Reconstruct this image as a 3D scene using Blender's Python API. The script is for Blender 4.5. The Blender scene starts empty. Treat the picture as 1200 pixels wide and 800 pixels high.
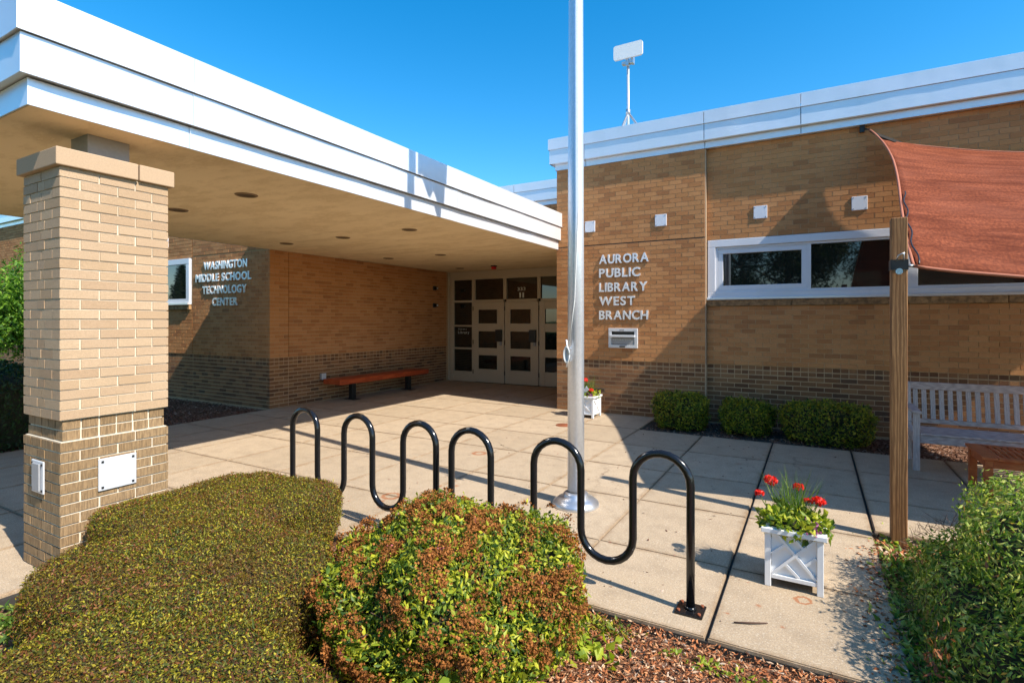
import bpy, bmesh, math, random
import numpy as np
from math import sin, cos, pi, radians, sqrt
from mathutils import Vector, noise

random.seed(7)
RNG = np.random.default_rng(7)
SC = bpy.context.scene
COL = SC.collection

# ------------------------------------------------------------------ camera, sky, sun
cam_data = bpy.data.cameras.new("camera")
cam = bpy.data.objects.new("camera", cam_data)
COL.objects.link(cam)
cam.location = (0, 0, 1.63)
YAW = 29.56
cam.rotation_euler = (radians(90), 0, radians(YAW))
cam_data.sensor_width = 36
cam_data.lens = 18.78
cam_data.shift_y = -25 / 1200
cam_data.clip_start = 0.05
cam_data.clip_end = 2000
SC.camera = cam

SUN_EL, SUN_AZ = 44.0, -10.0          # azimuth measured from +X
world = bpy.data.worlds.new("World")
SC.world = world
world.use_nodes = True
wn = world.node_tree.nodes
wl = world.node_tree.links
sky = wn.new("ShaderNodeTexSky")
sky.sky_type = 'NISHITA'
sky.sun_disc = False
sky.sun_elevation = radians(SUN_EL)
sky.sun_rotation = radians(90 - SUN_AZ)
sky.air_density = 1.0
sky.dust_density = 0.4
sky.ozone_density = 2.5
hsv = wn.new("ShaderNodeHueSaturation")
hsv.inputs["Saturation"].default_value = 1.44
hsv.inputs["Hue"].default_value = 0.493
wl.new(sky.outputs[0], hsv.inputs["Color"])
wl.new(hsv.outputs[0], wn["Background"].inputs["Color"])
wn["Background"].inputs["Strength"].default_value = 0.101

sun_data = bpy.data.lights.new("sun", 'SUN')
sun_data.energy = 3.3
sun_data.angle = radians(0.55)
sun_data.color = (1.0, 0.93, 0.82)
sun = bpy.data.objects.new("sun", sun_data)
COL.objects.link(sun)
sd = Vector((cos(radians(SUN_EL)) * cos(radians(SUN_AZ)), cos(radians(SUN_EL)) * sin(radians(SUN_AZ)), sin(radians(SUN_EL))))
sun.rotation_euler = sd.to_track_quat('Z', 'Y').to_euler()
sun.location = sd * 30

vs = SC.view_settings
vs.view_transform = 'Standard'
vs.look = 'None'
vs.exposure = 1.36
vs.gamma = 1
SC.cycles.max_bounces = 8

# ------------------------------------------------------------------ node helpers
class NT:
    def __init__(self, name):
        self.m = bpy.data.materials.new(name)
        self.m.use_nodes = True
        self.t = self.m.node_tree
        self.b = self.t.nodes["Principled BSDF"]
        self.out = self.t.nodes["Material Output"]
    def n(self, kind, **kw):
        nd = self.t.nodes.new(kind)
        for k, v in kw.items():
            if hasattr(nd, k) and k not in nd.inputs:
                setattr(nd, k, v)
            else:
                nd.inputs[k].default_value = v
        return nd
    def l(self, a, b):
        self.t.links.new(a, b)
    def coord(self, kind='Position'):
        if kind == 'Position':
            return self.n("ShaderNodeNewGeometry").outputs["Position"]
        return self.n("ShaderNodeTexCoord").outputs[kind]
    def noise(self, vec, scale, detail=4, rough=0.6, out="Fac", stretch=None):
        if stretch:
            mp = self.n("ShaderNodeMapping")
            mp.inputs["Scale"].default_value = stretch
            self.l(vec, mp.inputs["Vector"])
            vec = mp.outputs[0]
        t = self.n("ShaderNodeTexNoise")
        t.inputs["Scale"].default_value = scale
        t.inputs["Detail"].default_value = detail
        t.inputs["Roughness"].default_value = rough
        self.l(vec, t.inputs["Vector"])
        return t.outputs[out]
    def ramp(self, fac, stops, interp='LINEAR'):
        r = self.n("ShaderNodeValToRGB")
        r.color_ramp.interpolation = interp
        e = r.color_ramp.elements
        while len(e) < len(stops):
            e.new(0.5)
        for i, (p, c) in enumerate(stops):
            e[i].position = p
            e[i].color = (c[0], c[1], c[2], 1) if not isinstance(c, (int, float)) else (c, c, c, 1)
        self.l(fac, r.inputs["Fac"])
        return r.outputs["Color"]
    def mix(self, fac, a, b, mode='MIX'):
        m = self.n("ShaderNodeMix")
        m.data_type = 'RGBA'
        m.blend_type = mode
        for i, v in ((0, fac), (6, a), (7, b)):
            if hasattr(v, "node"):
                self.l(v, m.inputs[i])
            elif i == 0:
                m.inputs[0].default_value = v
            else:
                m.inputs[i].default_value = (v[0], v[1], v[2], 1)
        return m.outputs[2]
    def math(self, op, a, b=0.0, clamp=False):
        m = self.n("ShaderNodeMath")
        m.operation = op
        m.use_clamp = clamp
        for i, v in ((0, a), (1, b)):
            if hasattr(v, "node"):
                self.l(v, m.inputs[i])
            else:
                m.inputs[i].default_value = v
        return m.outputs[0]
    def rnd(self):
        """random value per separate piece: island and object together"""
        g = self.n("ShaderNodeNewGeometry").outputs["Random Per Island"]
        o = self.n("ShaderNodeObjectInfo").outputs["Random"]
        return self.math('FRACT', self.math('ADD', g, o))
    def bump(self, h, strength=0.4, dist=0.01):
        b = self.n("ShaderNodeBump")
        b.inputs["Strength"].default_value = strength
        b.inputs["Distance"].default_value = dist
        self.l(h, b.inputs["Height"])
        self.l(b.outputs[0], self.b.inputs["Normal"])
    def set(self, col=None, rough=None, metal=None, spec=None):
        if col is not None:
            if hasattr(col, "node"):
                self.l(col, self.b.inputs["Base Color"])
            else:
                self.b.inputs["Base Color"].default_value = (*col, 1)
        if rough is not None:
            if hasattr(rough, "node"):
                self.l(rough, self.b.inputs["Roughness"])
            else:
                self.b.inputs["Roughness"].default_value = rough
        if metal is not None:
            self.b.inputs["Metallic"].default_value = metal
        if spec is not None:
            self.b.inputs["Specular IOR Level"].default_value = spec
        return self.m

def mat_brick(name, cols, speck=0.35, grain=220, bump=0.4, streak=False):
    n = NT(name)
    p = n.coord()
    r = n.rnd()
    c = n.ramp(r, cols)
    sp = n.noise(p, grain, 3, 0.7)
    c = n.mix(n.ramp(sp, [(0.38, speck), (0.62, 0.0)]), c, (0.10, 0.06, 0.03))
    c = n.mix(n.ramp(n.noise(p, 1.1, 4), [(0.35, 0.0), (0.75, 0.28)]), c, (0.62, 0.52, 0.38), 'MULTIPLY')
    if streak:
        st = n.noise(p, 12, 4, 0.7, stretch=(9, 9, 0.8))
        c = n.mix(n.ramp(st, [(0.42, 0.5), (0.6, 0.0)]), c, (0.07, 0.045, 0.025))
        n.bump(st, 0.7, 0.012)
    else:
        n.bump(sp, bump, 0.003)
    return n.set(c, 0.85, spec=0.25)

def mat_mortar(name, col):
    n = NT(name)
    p = n.coord()
    c = n.mix(n.noise(p, 30, 5), tuple(v * 0.8 for v in col), col)
    n.bump(n.noise(p, 260, 2), 0.4, 0.003)
    return n.set(c, 0.95, spec=0.1)

M = {}
TAN = [(0.0, (0.46, 0.195, 0.072)), (0.25, (0.55, 0.25, 0.095)), (0.6, (0.59, 0.28, 0.115)), (0.85, (0.50, 0.21, 0.078)), (1.0, (0.39, 0.165, 0.065))]
M['tan'] = mat_brick("buff_brick", TAN)  # warm bounce light on the shaded walls is put into this orange
M['tan_col'] = mat_brick("sunlit_buff_brick", [(0.0, (0.42, 0.285, 0.175)), (0.3, (0.47, 0.33, 0.21)), (0.7, (0.50, 0.36, 0.23)), (1.0, (0.44, 0.30, 0.18))], speck=0.3, grain=160)  # same brick as the walls; its sunlit paleness is put into the colour
BRN = [(0.0, (0.14, 0.06, 0.03)), (0.3, (0.24, 0.11, 0.05)), (0.65, (0.31, 0.148, 0.066)), (0.9, (0.36, 0.18, 0.08)), (1.0, (0.10, 0.055, 0.035))]
M['brown'] = mat_brick("brown_brick", BRN, speck=0.45)
M['brown_col'] = mat_brick("textured_brown_brick", [(0.0, (0.35, 0.23, 0.12)), (0.5, (0.42, 0.28, 0.15)), (1.0, (0.31, 0.20, 0.10))], speck=0.2, streak=True)
M['mortar'] = mat_mortar("buff_mortar", (0.55, 0.36, 0.20))
M['mortar_light'] = mat_mortar("pale_mortar", (0.54, 0.37, 0.22))
M['mortar_col'] = mat_mortar("white_mortar", (0.68, 0.60, 0.47))

def mat_stone(name, col, grain=120):
    n = NT(name)
    p = n.coord()
    c = n.mix(n.noise(p, grain, 3), tuple(v * 0.78 for v in col), tuple(min(1, v * 1.12) for v in col))
    n.bump(n.noise(p, grain * 1.5, 2), 0.4, 0.003)
    return n.set(c, 0.85, spec=0.2)
M['cap'] = mat_stone("cap_stone", (0.45, 0.315, 0.20))
M['sill_stone'] = mat_brick("sill_stone", [(0.0, (0.34, 0.19, 0.09)), (1.0, (0.42, 0.25, 0.12))], speck=0.8, grain=14)

def mat_metal_paint(name, col, rough=0.35, dirt=0.12, wav=0.0):
    n = NT(name)
    p = n.coord()
    c = n.mix(n.ramp(n.noise(p, 3, 5, 0.65, stretch=(1, 1, 0.25)), [(0.45, 0.0), (0.85, dirt)]), col, (0.35, 0.30, 0.24))
    if wav:
        n.bump(n.noise(p, 1.6, 2), wav, 0.05)
        n.b.inputs['Metallic'].default_value = 0.4
    return n.set(c, rough, spec=0.5)
M['fascia'] = mat_metal_paint("white_fascia_metal", (0.78, 0.79, 0.82), 0.30, 0.10, 0.25)
M['white_paint'] = mat_metal_paint("white_paint", (0.78, 0.78, 0.78), 0.45)
M['win_frame'] = mat_metal_paint("window_frame_aluminium", (0.66, 0.67, 0.72), 0.3)
M['door_frame'] = mat_metal_paint("bronze_beige_frame", (0.46, 0.37, 0.27), 0.35, 0.2)
M['roof'] = mat_stone("roof_membrane", (0.30, 0.29, 0.28), 20)

def mat_plain(name, col, rough=0.5, metal=0.0, bumpy=0.0, scale=40, vary=0.15):
    n = NT(name)
    p = n.coord('Object')
    c = n.mix(n.noise(p, scale, 4), tuple(v * (1 - vary) for v in col), tuple(min(1, v * (1 + vary)) for v in col))
    if bumpy:
        n.bump(n.noise(p, scale * 4, 2), bumpy, 0.004)
    return n.set(c, rough, metal)
M['black_gloss'] = mat_plain("black_gloss_paint", (0.008, 0.008, 0.009), 0.16, 0.0, 0.12, 14)
M['black'] = mat_plain("black_matte", (0.012, 0.012, 0.012), 0.45)
M['steel'] = mat_plain("galvanized_steel", (0.62, 0.63, 0.65), 0.35, 0.85, 0.1)
M['cover_steel'] = mat_plain("outlet_cover_steel", (0.60, 0.61, 0.64), 0.42, 0.25, 0.1)
M['alu'] = mat_plain("brushed_aluminium", (0.72, 0.75, 0.80), 0.33, 0.55, 0.05)
M['grey_metal'] = mat_plain("grey_painted_metal", (0.30, 0.30, 0.31), 0.5)
M['letter'] = mat_plain("letter_aluminium", (0.78, 0.79, 0.82), 0.35, 0.4)
M['rubber'] = mat_plain("joint_filler", (0.03, 0.027, 0.022), 0.9)
M['red_plastic'] = mat_plain("red_plastic", (0.6, 0.02, 0.015), 0.3)
M['soil'] = mat_plain("potting_soil", (0.035, 0.022, 0.014), 0.95, 0, 0.8, 60, 0.5)
M['rope'] = mat_plain("white_rope", (0.6, 0.6, 0.58), 0.9)
M['light_lens'] = mat_plain("downlight_lens", (0.07, 0.045, 0.02), 0.5)
M['light_ring'] = mat_plain("downlight_ring", (0.22, 0.14, 0.07), 0.5)
M['sticker'] = mat_plain("white_vinyl", (0.6, 0.6, 0.56), 0.6)
M['interior'] = mat_plain("dark_interior", (0.05, 0.045, 0.04), 0.9)
M['blue_cap'] = mat_plain("steel_bolt_head", (0.35, 0.5, 0.65), 0.25, 0.8)

def mat_soffit():
    n = NT("soffit_stucco")
    p = n.coord()
    c = n.mix(n.noise(p, 1.3, 5, 0.6), (0.74, 0.57, 0.35), (0.84, 0.67, 0.43))
    st = n.noise(p, 2.6, 6, 0.75, stretch=(0.6, 1.4, 1))
    c = n.mix(n.ramp(st, [(0.47, 0.0), (0.60, 0.35), (0.66, 0.0)]), c, (0.46, 0.31, 0.15))
    n.bump(n.noise(p, 90, 3), 0.25, 0.003)
    return n.set(c, 0.9, spec=0.2)
M['soffit'] = mat_soffit()

def mat_wood(name, dark, light, scale=1.0, axis=(14, 14, 1.1), rough=0.65, gloss=0.3, knot=True):
    n = NT(name)
    p = n.coord('Object')
    mp = n.n("ShaderNodeMapping")
    mp.inputs["Scale"].default_value = axis
    n.l(p, mp.inputs[0])
    d = n.noise(mp.outputs[0], 1.2 * scale, 3, 0.5)
    w = n.n("ShaderNodeTexWave")
    w.inputs["Scale"].default_value = 1.1 * scale
    w.inputs["Distortion"].default_value = 11
    w.inputs["Detail"].default_value = 3
    n.l(mp.outputs[0], w.inputs["Vector"])
    f = n.noise(mp.outputs[0], 9 * scale, 5, 0.7)
    c = n.mix(w.outputs["Fac"], dark, light)
    c = n.mix(n.ramp(f, [(0.35, 0.55), (0.65, 0.0)]), c, tuple(v * 0.55 for v in dark))
    if knot:
        vk = n.n("ShaderNodeTexVoronoi"); vk.inputs["Scale"].default_value = 2.6
        mk = n.n("ShaderNodeMapping"); mk.inputs["Scale"].default_value = (1.6, 1.6, 0.75)
        n.l(p, mk.inputs[0]); n.l(mk.outputs[0], vk.inputs["Vector"])
        c = n.mix(n.ramp(vk.outputs["Distance"], [(0.02, 0.85), (0.12, 0.0)]), c, tuple(v * 0.35 for v in dark))
    c = n.mix(n.math('MULTIPLY', n.rnd(), 0.25), c, light)
    n.bump(f, gloss, 0.004)
    return n.set(c, rough, spec=0.3)
M['post_wood'] = mat_wood("cedar_post_wood", (0.17, 0.072, 0.024), (0.38, 0.19, 0.075))
M['grey_wood'] = mat_wood("weathered_teak", (0.40, 0.31, 0.29), (0.58, 0.47, 0.44), 1.2, (2, 14, 14))
M['grey_slat'] = mat_wood("weathered_teak_slat", (0.42, 0.33, 0.31), (0.60, 0.50, 0.47), 1.2, (14, 14, 2))
M['red_wood'] = mat_wood("red_stained_wood", (0.36, 0.05, 0.014), (0.56, 0.11, 0.03), 1.0, (14, 1.5, 14), 0.4, 0.15)
M['table_wood'] = mat_wood("orange_teak", (0.44, 0.09, 0.025), (0.60, 0.16, 0.045), 1.0, (2, 12, 12), 0.45, 0.15)

def mat_glass(name, tint=(0.012, 0.014, 0.012), rough=0.02):
    n = NT(name)
    p = n.coord()
    n.bump(n.noise(p, 1.4, 2), 0.03, 0.03)
    n.set(tint, rough, 0, 0.5)
    n.b.inputs["IOR"].default_value = 1.6
    n.b.inputs["Transmission Weight"].default_value = 0.0
    n.b.inputs["Coat Weight"].default_value = 0.6
    n.b.inputs["Coat Roughness"].default_value = 0.02
    return n.m
M['glass'] = mat_glass("tinted_window_glass")

def mat_concrete():
    n = NT("sidewalk_concrete")
    p = n.coord()
    r = n.rnd()
    c = n.mix(r, (0.42, 0.315, 0.205), (0.50, 0.38, 0.255))
    big = n.noise(p, 0.8, 5, 0.6)
    c = n.mix(n.ramp(big, [(0.35, 0.0), (0.7, 0.35)]), c, (0.38, 0.29, 0.19))
    c = n.mix(n.ramp(n.noise(p, 5, 6, 0.7), [(0.46, 0.0), (0.72, 0.6)]), c, (0.27, 0.20, 0.13))
    c = n.mix(n.ramp(n.noise(p, 130, 2, 0.8), [(0.40, 0.6), (0.55, 0.0)]), c, (0.20, 0.16, 0.12))
    c = n.mix(n.ramp(n.noise(p, 75, 2, 0.8), [(0.55, 0.0), (0.68, 0.35)]), c, (0.72, 0.66, 0.56))
    g = n.coord('Generated')
    vm = n.n("ShaderNodeVectorMath", operation='SUBTRACT'); n.l(g, vm.inputs[0]); vm.inputs[1].default_value = (0.5, 0.5, 0.5)
    va = n.n("ShaderNodeVectorMath", operation='ABSOLUTE'); n.l(vm.outputs[0], va.inputs[0])
    sx_ = n.n("ShaderNodeSeparateXYZ"); n.l(va.outputs[0], sx_.inputs[0])
    ed = n.math('MAXIMUM', sx_.outputs[0], sx_.outputs[1])
    ed = n.math('ADD', ed, n.math('MULTIPLY', n.math('SUBTRACT', n.noise(p, 7, 4, 0.7), 0.5), 0.16))
    c = n.mix(n.ramp(ed, [(0.455, 0.0), (0.52, 0.62)]), c, (0.22, 0.135, 0.07))
    vc = n.n("ShaderNodeTexVoronoi"); vc.feature = 'DISTANCE_TO_EDGE'; vc.inputs["Scale"].default_value = 0.42
    wn_ = n.n("ShaderNodeVectorMath", operation='ADD'); n.l(p, wn_.inputs[0])
    sc_ = n.n("ShaderNodeVectorMath", operation='SCALE'); n.l(n.noise(p, 3, 5, 0.7, out="Color"), sc_.inputs[0]); sc_.inputs["Scale"].default_value = 0.35
    n.l(sc_.outputs[0], wn_.inputs[1]); n.l(wn_.outputs[0], vc.inputs["Vector"])
    crack = n.math('MULTIPLY', n.ramp(vc.outputs["Distance"], [(0.002, 1.0), (0.006, 0.0)]), n.ramp(n.noise(p, 0.55, 3), [(0.5, 0.0), (0.6, 0.7)]))
    c = n.mix(crack, c, (0.13, 0.085, 0.05))
    gum = n.n("ShaderNodeTexVoronoi"); gum.inputs["Scale"].default_value = 2.3; n.l(p, gum.inputs["Vector"])
    c = n.mix(n.ramp(gum.outputs["Distance"], [(0.03, 0.5), (0.06, 0.0)]), c, (0.15, 0.12, 0.09))
    # rust rings and spots left by old fittings
    def ring(cx, cy, r0, w, strength):
        nonlocal c
        v = n.n("ShaderNodeVectorMath", operation='SUBTRACT')
        n.l(p, v.inputs[0]); v.inputs[1].default_value = (cx, cy, 0)
        wob = n.noise(p, 25, 3)
        ln = n.n("ShaderNodeVectorMath", operation='LENGTH')
        mz = n.n("ShaderNodeVectorMath", operation='MULTIPLY')
        n.l(v.outputs[0], mz.inputs[0]); mz.inputs[1].default_value = (1, 1, 0)
        n.l(mz.outputs[0], ln.inputs[0])
        d = n.math('ADD', ln.outputs["Value"], n.math('MULTIPLY', n.math('SUBTRACT', wob, 0.5), 0.05))
        a = n.math('ABSOLUTE', n.math('SUBTRACT', d, r0))
        f = n.ramp(n.math('DIVIDE', a, w), [(0.35, strength), (1.0, 0.0)])
        c = n.mix(f, c, (0.30, 0.085, 0.02))
    for a in RUST:
        ring(*a[:4], a[4] * 0.75)
    n.bump(n.noise(p, 180, 3), 0.35, 0.004)
    return n.set(c, 0.9, spec=0.2)
RUST = [(-3.42, 3.76, 0.075, 0.028, 0.9), (-3.40, 3.62, 0.0, 0.035, 0.8), (-3.30, 3.48, 0.0, 0.03, 0.7), (-3.24, 3.66, 0.0, 0.03, 0.6),
        (-3.22, 4.22, 0.0, 0.04, 0.7), (-3.08, 4.30, 0.0, 0.045, 0.7), (-3.18, 4.42, 0.0, 0.03, 0.7),
        (-3.58, 5.50, 0.07, 0.035, 0.9), (-0.28, 3.35, 0.0, 0.025, 0.8), (-0.15, 3.18, 0.0, 0.02, 0.9), (-0.06, 3.545, 0.04, 0.014, 0.95),
        (-0.42, 3.18, 0.0, 0.02, 0.8), (-4.6, 6.6, 0.0, 0.06, 0.35), (-0.75, 6.55, 0.0, 0.05, 0.4)]
M['concrete'] = mat_concrete()

def mat_mulch(name, cols, scale=38):
    n = NT(name)
    p = n.coord()
    v = n.n("ShaderNodeTexVoronoi"); v.inputs["Scale"].default_value = scale
    mp = n.n("ShaderNodeMapping"); mp.inputs["Scale"].default_value = (1, 1.6, 1); n.l(p, mp.inputs[0]); n.l(mp.outputs[0], v.inputs["Vector"])
    s = n.n("ShaderNodeSeparateColor"); n.l(v.outputs["Color"], s.inputs[0])
    c = n.ramp(s.outputs[0], cols)
    n.bump(n.math('ADD', v.outputs["Distance"], n.noise(p, 60, 3)), 1.0, 0.02)
    return n.set(c, 0.95, spec=0.1)
MUL = [(0.0, (0.07, 0.034, 0.018)), (0.4, (0.16, 0.075, 0.04)), (0.75, (0.24, 0.115, 0.065)), (1.0, (0.36, 0.22, 0.14))]
M['mulch'] = mat_mulch("bark_mulch", MUL)
def mat_chip(name, stops, rough=0.8):
    n = NT(name)
    c = n.ramp(n.rnd(), stops)
    return n.set(c, rough, spec=0.2)
M['chip'] = mat_chip("mulch_chips", [(0.0, (0.08, 0.03, 0.015)), (0.35, (0.32, 0.10, 0.035)), (0.65, (0.46, 0.18, 0.07)), (0.9, (0.55, 0.34, 0.19)), (1.0, (0.55, 0.45, 0.35))])
M['chip_dark'] = mat_chip("dark_mulch_chips", [(0.0, (0.06, 0.03, 0.018)), (0.5, (0.17, 0.08, 0.05)), (0.9, (0.32, 0.19, 0.13)), (1.0, (0.48, 0.36, 0.28))])

def mat_ground():
    n = NT("lawn_ground")
    p = n.coord()
    c = n.mix(n.noise(p, 0.4, 6, 0.7), (0.045, 0.075, 0.02), (0.10, 0.13, 0.04))
    c = n.mix(n.ramp(n.noise(p, 40, 3), [(0.3, 0.5), (0.7, 0.0)]), c, (0.03, 0.04, 0.015))
    n.bump(n.noise(p, 80, 3), 0.8, 0.02)
    return n.set(c, 0.95, spec=0.1)
M['ground'] = mat_ground()

def mat_leaf(name, stops, trans=0.35, rough=0.5, spec=0.35, patch=None):
    n = NT(name)
    r = n.rnd()
    c = n.ramp(r, stops)
    if patch:
        f = n.noise(n.coord(), patch[0], 4, 0.65)
        c = n.mix(n.ramp(f, [(patch[1], 0.0), (patch[2], patch[4])]), c, patch[3])
    n.set(c, rough, spec=spec)
    tr = n.n("ShaderNodeBsdfTranslucent")
    tc = n.mix(1.0, c, (1.25, 1.35, 0.5), 'MULTIPLY')
    n.l(tc, tr.inputs["Color"])
    mx = n.n("ShaderNodeMixShader"); mx.inputs[0].default_value = trans
    n.l(n.b.outputs[0], mx.inputs[1]); n.l(tr.outputs[0], mx.inputs[2]); n.l(mx.outputs[0], n.out.inputs[0])
    return n.m
M['hedge_leaf'] = mat_leaf("olive_hedge_leaves", [(0.0, (0.03, 0.055, 0.008)), (0.25, (0.10, 0.115, 0.012)), (0.48, (0.23, 0.20, 0.016)), (0.68, (0.50, 0.42, 0.03)), (0.73, (0.13, 0.045, 0.010)), (0.88, (0.22, 0.08, 0.016)), (1.0, (0.07, 0.025, 0.01))],
                          patch=(2.2, 0.5, 0.72, (0.13, 0.042, 0.012), 0.6))
M['spirea_leaf'] = mat_leaf("spirea_leaves", [(0.0, (0.025, 0.065, 0.008)), (0.3, (0.11, 0.18, 0.016)), (0.5, (0.28, 0.32, 0.022)), (0.85, (0.52, 0.50, 0.035)), (1.0, (0.06, 0.11, 0.012))])
M['spirea_flower'] = mat_leaf("rust_flower_heads", [(0.0, (0.11, 0.036, 0.010)), (0.4, (0.24, 0.088, 0.022)), (0.8, (0.38, 0.15, 0.04)), (1.0, (0.28, 0.11, 0.04))], 0.12, 0.9, 0.1)
M['pink'] = mat_leaf("pink_petals", [(0.0, (0.6, 0.12, 0.2)), (1.0, (0.75, 0.25, 0.3))], 0.2)
M['box_leaf'] = mat_leaf("boxwood_leaves", [(0.0, (0.02, 0.04, 0.008)), (0.3, (0.10, 0.15, 0.014)), (0.6, (0.22, 0.25, 0.02)), (0.85, (0.46, 0.40, 0.025)), (1.0, (0.15, 0.08, 0.02))])
M['privet_leaf'] = mat_leaf("privet_leaves", [(0.0, (0.05, 0.11, 0.015)), (0.3, (0.14, 0.24, 0.03)), (0.6, (0.32, 0.40, 0.07)), (0.88, (0.55, 0.56, 0.16)), (1.0, (0.30, 0.13, 0.05))], 0.4, 0.5, 0.25)
M['pine_leaf'] = mat_leaf("bright_green_needles", [(0.0, (0.03, 0.09, 0.008)), (0.5, (0.10, 0.24, 0.02)), (1.0, (0.24, 0.40, 0.04))], 0.4)
M['dark_leaf'] = mat_leaf("dark_green_leaves", [(0.0, (0.008, 0.02, 0.004)), (0.5, (0.02, 0.045, 0.008)), (1.0, (0.045, 0.08, 0.012))], 0.3)
M['grass_blade'] = mat_leaf("green_blades", [(0.0, (0.04, 0.09, 0.012)), (0.6, (0.12, 0.22, 0.03)), (1.0, (0.30, 0.34, 0.06))], 0.4)
M['lime_leaf'] = mat_leaf("lime_leaves", [(0.0, (0.10, 0.18, 0.02)), (0.5, (0.28, 0.36, 0.025)), (1.0, (0.45, 0.47, 0.04))], 0.4)
M['purple'] = mat_leaf("purple_petals", [(0.0, (0.16, 0.03, 0.10)), (1.0, (0.40, 0.12, 0.30))], 0.3)
M['geranium'] = mat_leaf("red_petals", [(0.0, (0.55, 0.008, 0.004)), (1.0, (0.85, 0.03, 0.012))], 0.25)
M['dandelion'] = mat_leaf("yellow_petals", [(0.0, (0.6, 0.42, 0.01)), (1.0, (0.8, 0.6, 0.02))], 0.3)
M['red_leaf'] = mat_leaf("reddish_leaves", [(0.0, (0.16, 0.05, 0.022)), (1.0, (0.34, 0.13, 0.05))], 0.3)
M['twig'] = mat_plain("brown_twigs", (0.085, 0.045, 0.028), 0.9)
M['shell'] = mat_plain("foliage_inner_shade", (0.028, 0.026, 0.010), 1.0, 0, 0.6, 30, 0.4)  # dark tone stands in for the shade inside the foliage
M['bark'] = mat_plain("bark", (0.06, 0.045, 0.035), 0.95, 0, 0.8, 12, 0.4)

def mat_sail():
    n = NT("terracotta_shade_cloth")
    p = n.coord()
    uv = n.coord('UV')
    w = n.math('ADD', n.math('MULTIPLY', n.noise(uv, 1.0, 5, 0.7, stretch=(9, 130, 1)), 0.4), n.math('MULTIPLY', n.noise(uv, 1.0, 4, 0.6, stretch=(5, 24, 1)), 0.6))
    w2 = n.noise(uv, 1.0, 3, 0.6, stretch=(200, 120, 1))
    c = n.mix(n.ramp(w, [(0.38, 0.0), (0.62, 1.0)]), (0.16, 0.036, 0.014), (0.44, 0.125, 0.055))
    c = n.mix(n.ramp(w2, [(0.4, 0.6), (0.6, 0.0)]), c, (0.12, 0.028, 0.015))
    c = n.mix(n.ramp(n.noise(p, 2.2, 5), [(0.45, 0), (0.75, 0.30)]), c, (0.45, 0.155, 0.09))
    n.set(c, 0.85, spec=0.15)
    n.bump(w, 0.6, 0.012)
    tr = n.n("ShaderNodeBsdfTranslucent")
    n.l(c, tr.inputs["Color"])
    mx = n.n("ShaderNodeMixShader"); mx.inputs[0].default_value = 0.35
    n.l(n.b.outputs[0], mx.inputs[1]); n.l(tr.outputs[0], mx.inputs[2]); n.l(mx.outputs[0], n.out.inputs[0])
    return n.m
M['sail'] = mat_sail()

# ------------------------------------------------------------------ object helpers
def wloc(o):
    v = Vector((0, 0, 0))
    while o is not None:
        v += o.location
        o = o.parent
    return v

def tag(o, label=None, cat=None, group=None, kind=None):
    if label: o["label"] = label
    if cat: o["category"] = cat
    if group: o["group"] = group
    if kind: o["kind"] = kind
    return o

def thing(name, loc, label, cat, group=None):
    o = bpy.data.objects.new(name, None)
    o.empty_display_size = 0.2
    COL.objects.link(o)
    o.location = loc
    return tag(o, label, cat, group)

def link(name, me, parent=None, loc=None):
    o = bpy.data.objects.new(name, me)
    COL.objects.link(o)
    if parent is not None:
        o.parent = parent
    if loc is not None:
        o.location = loc
    return o

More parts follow.
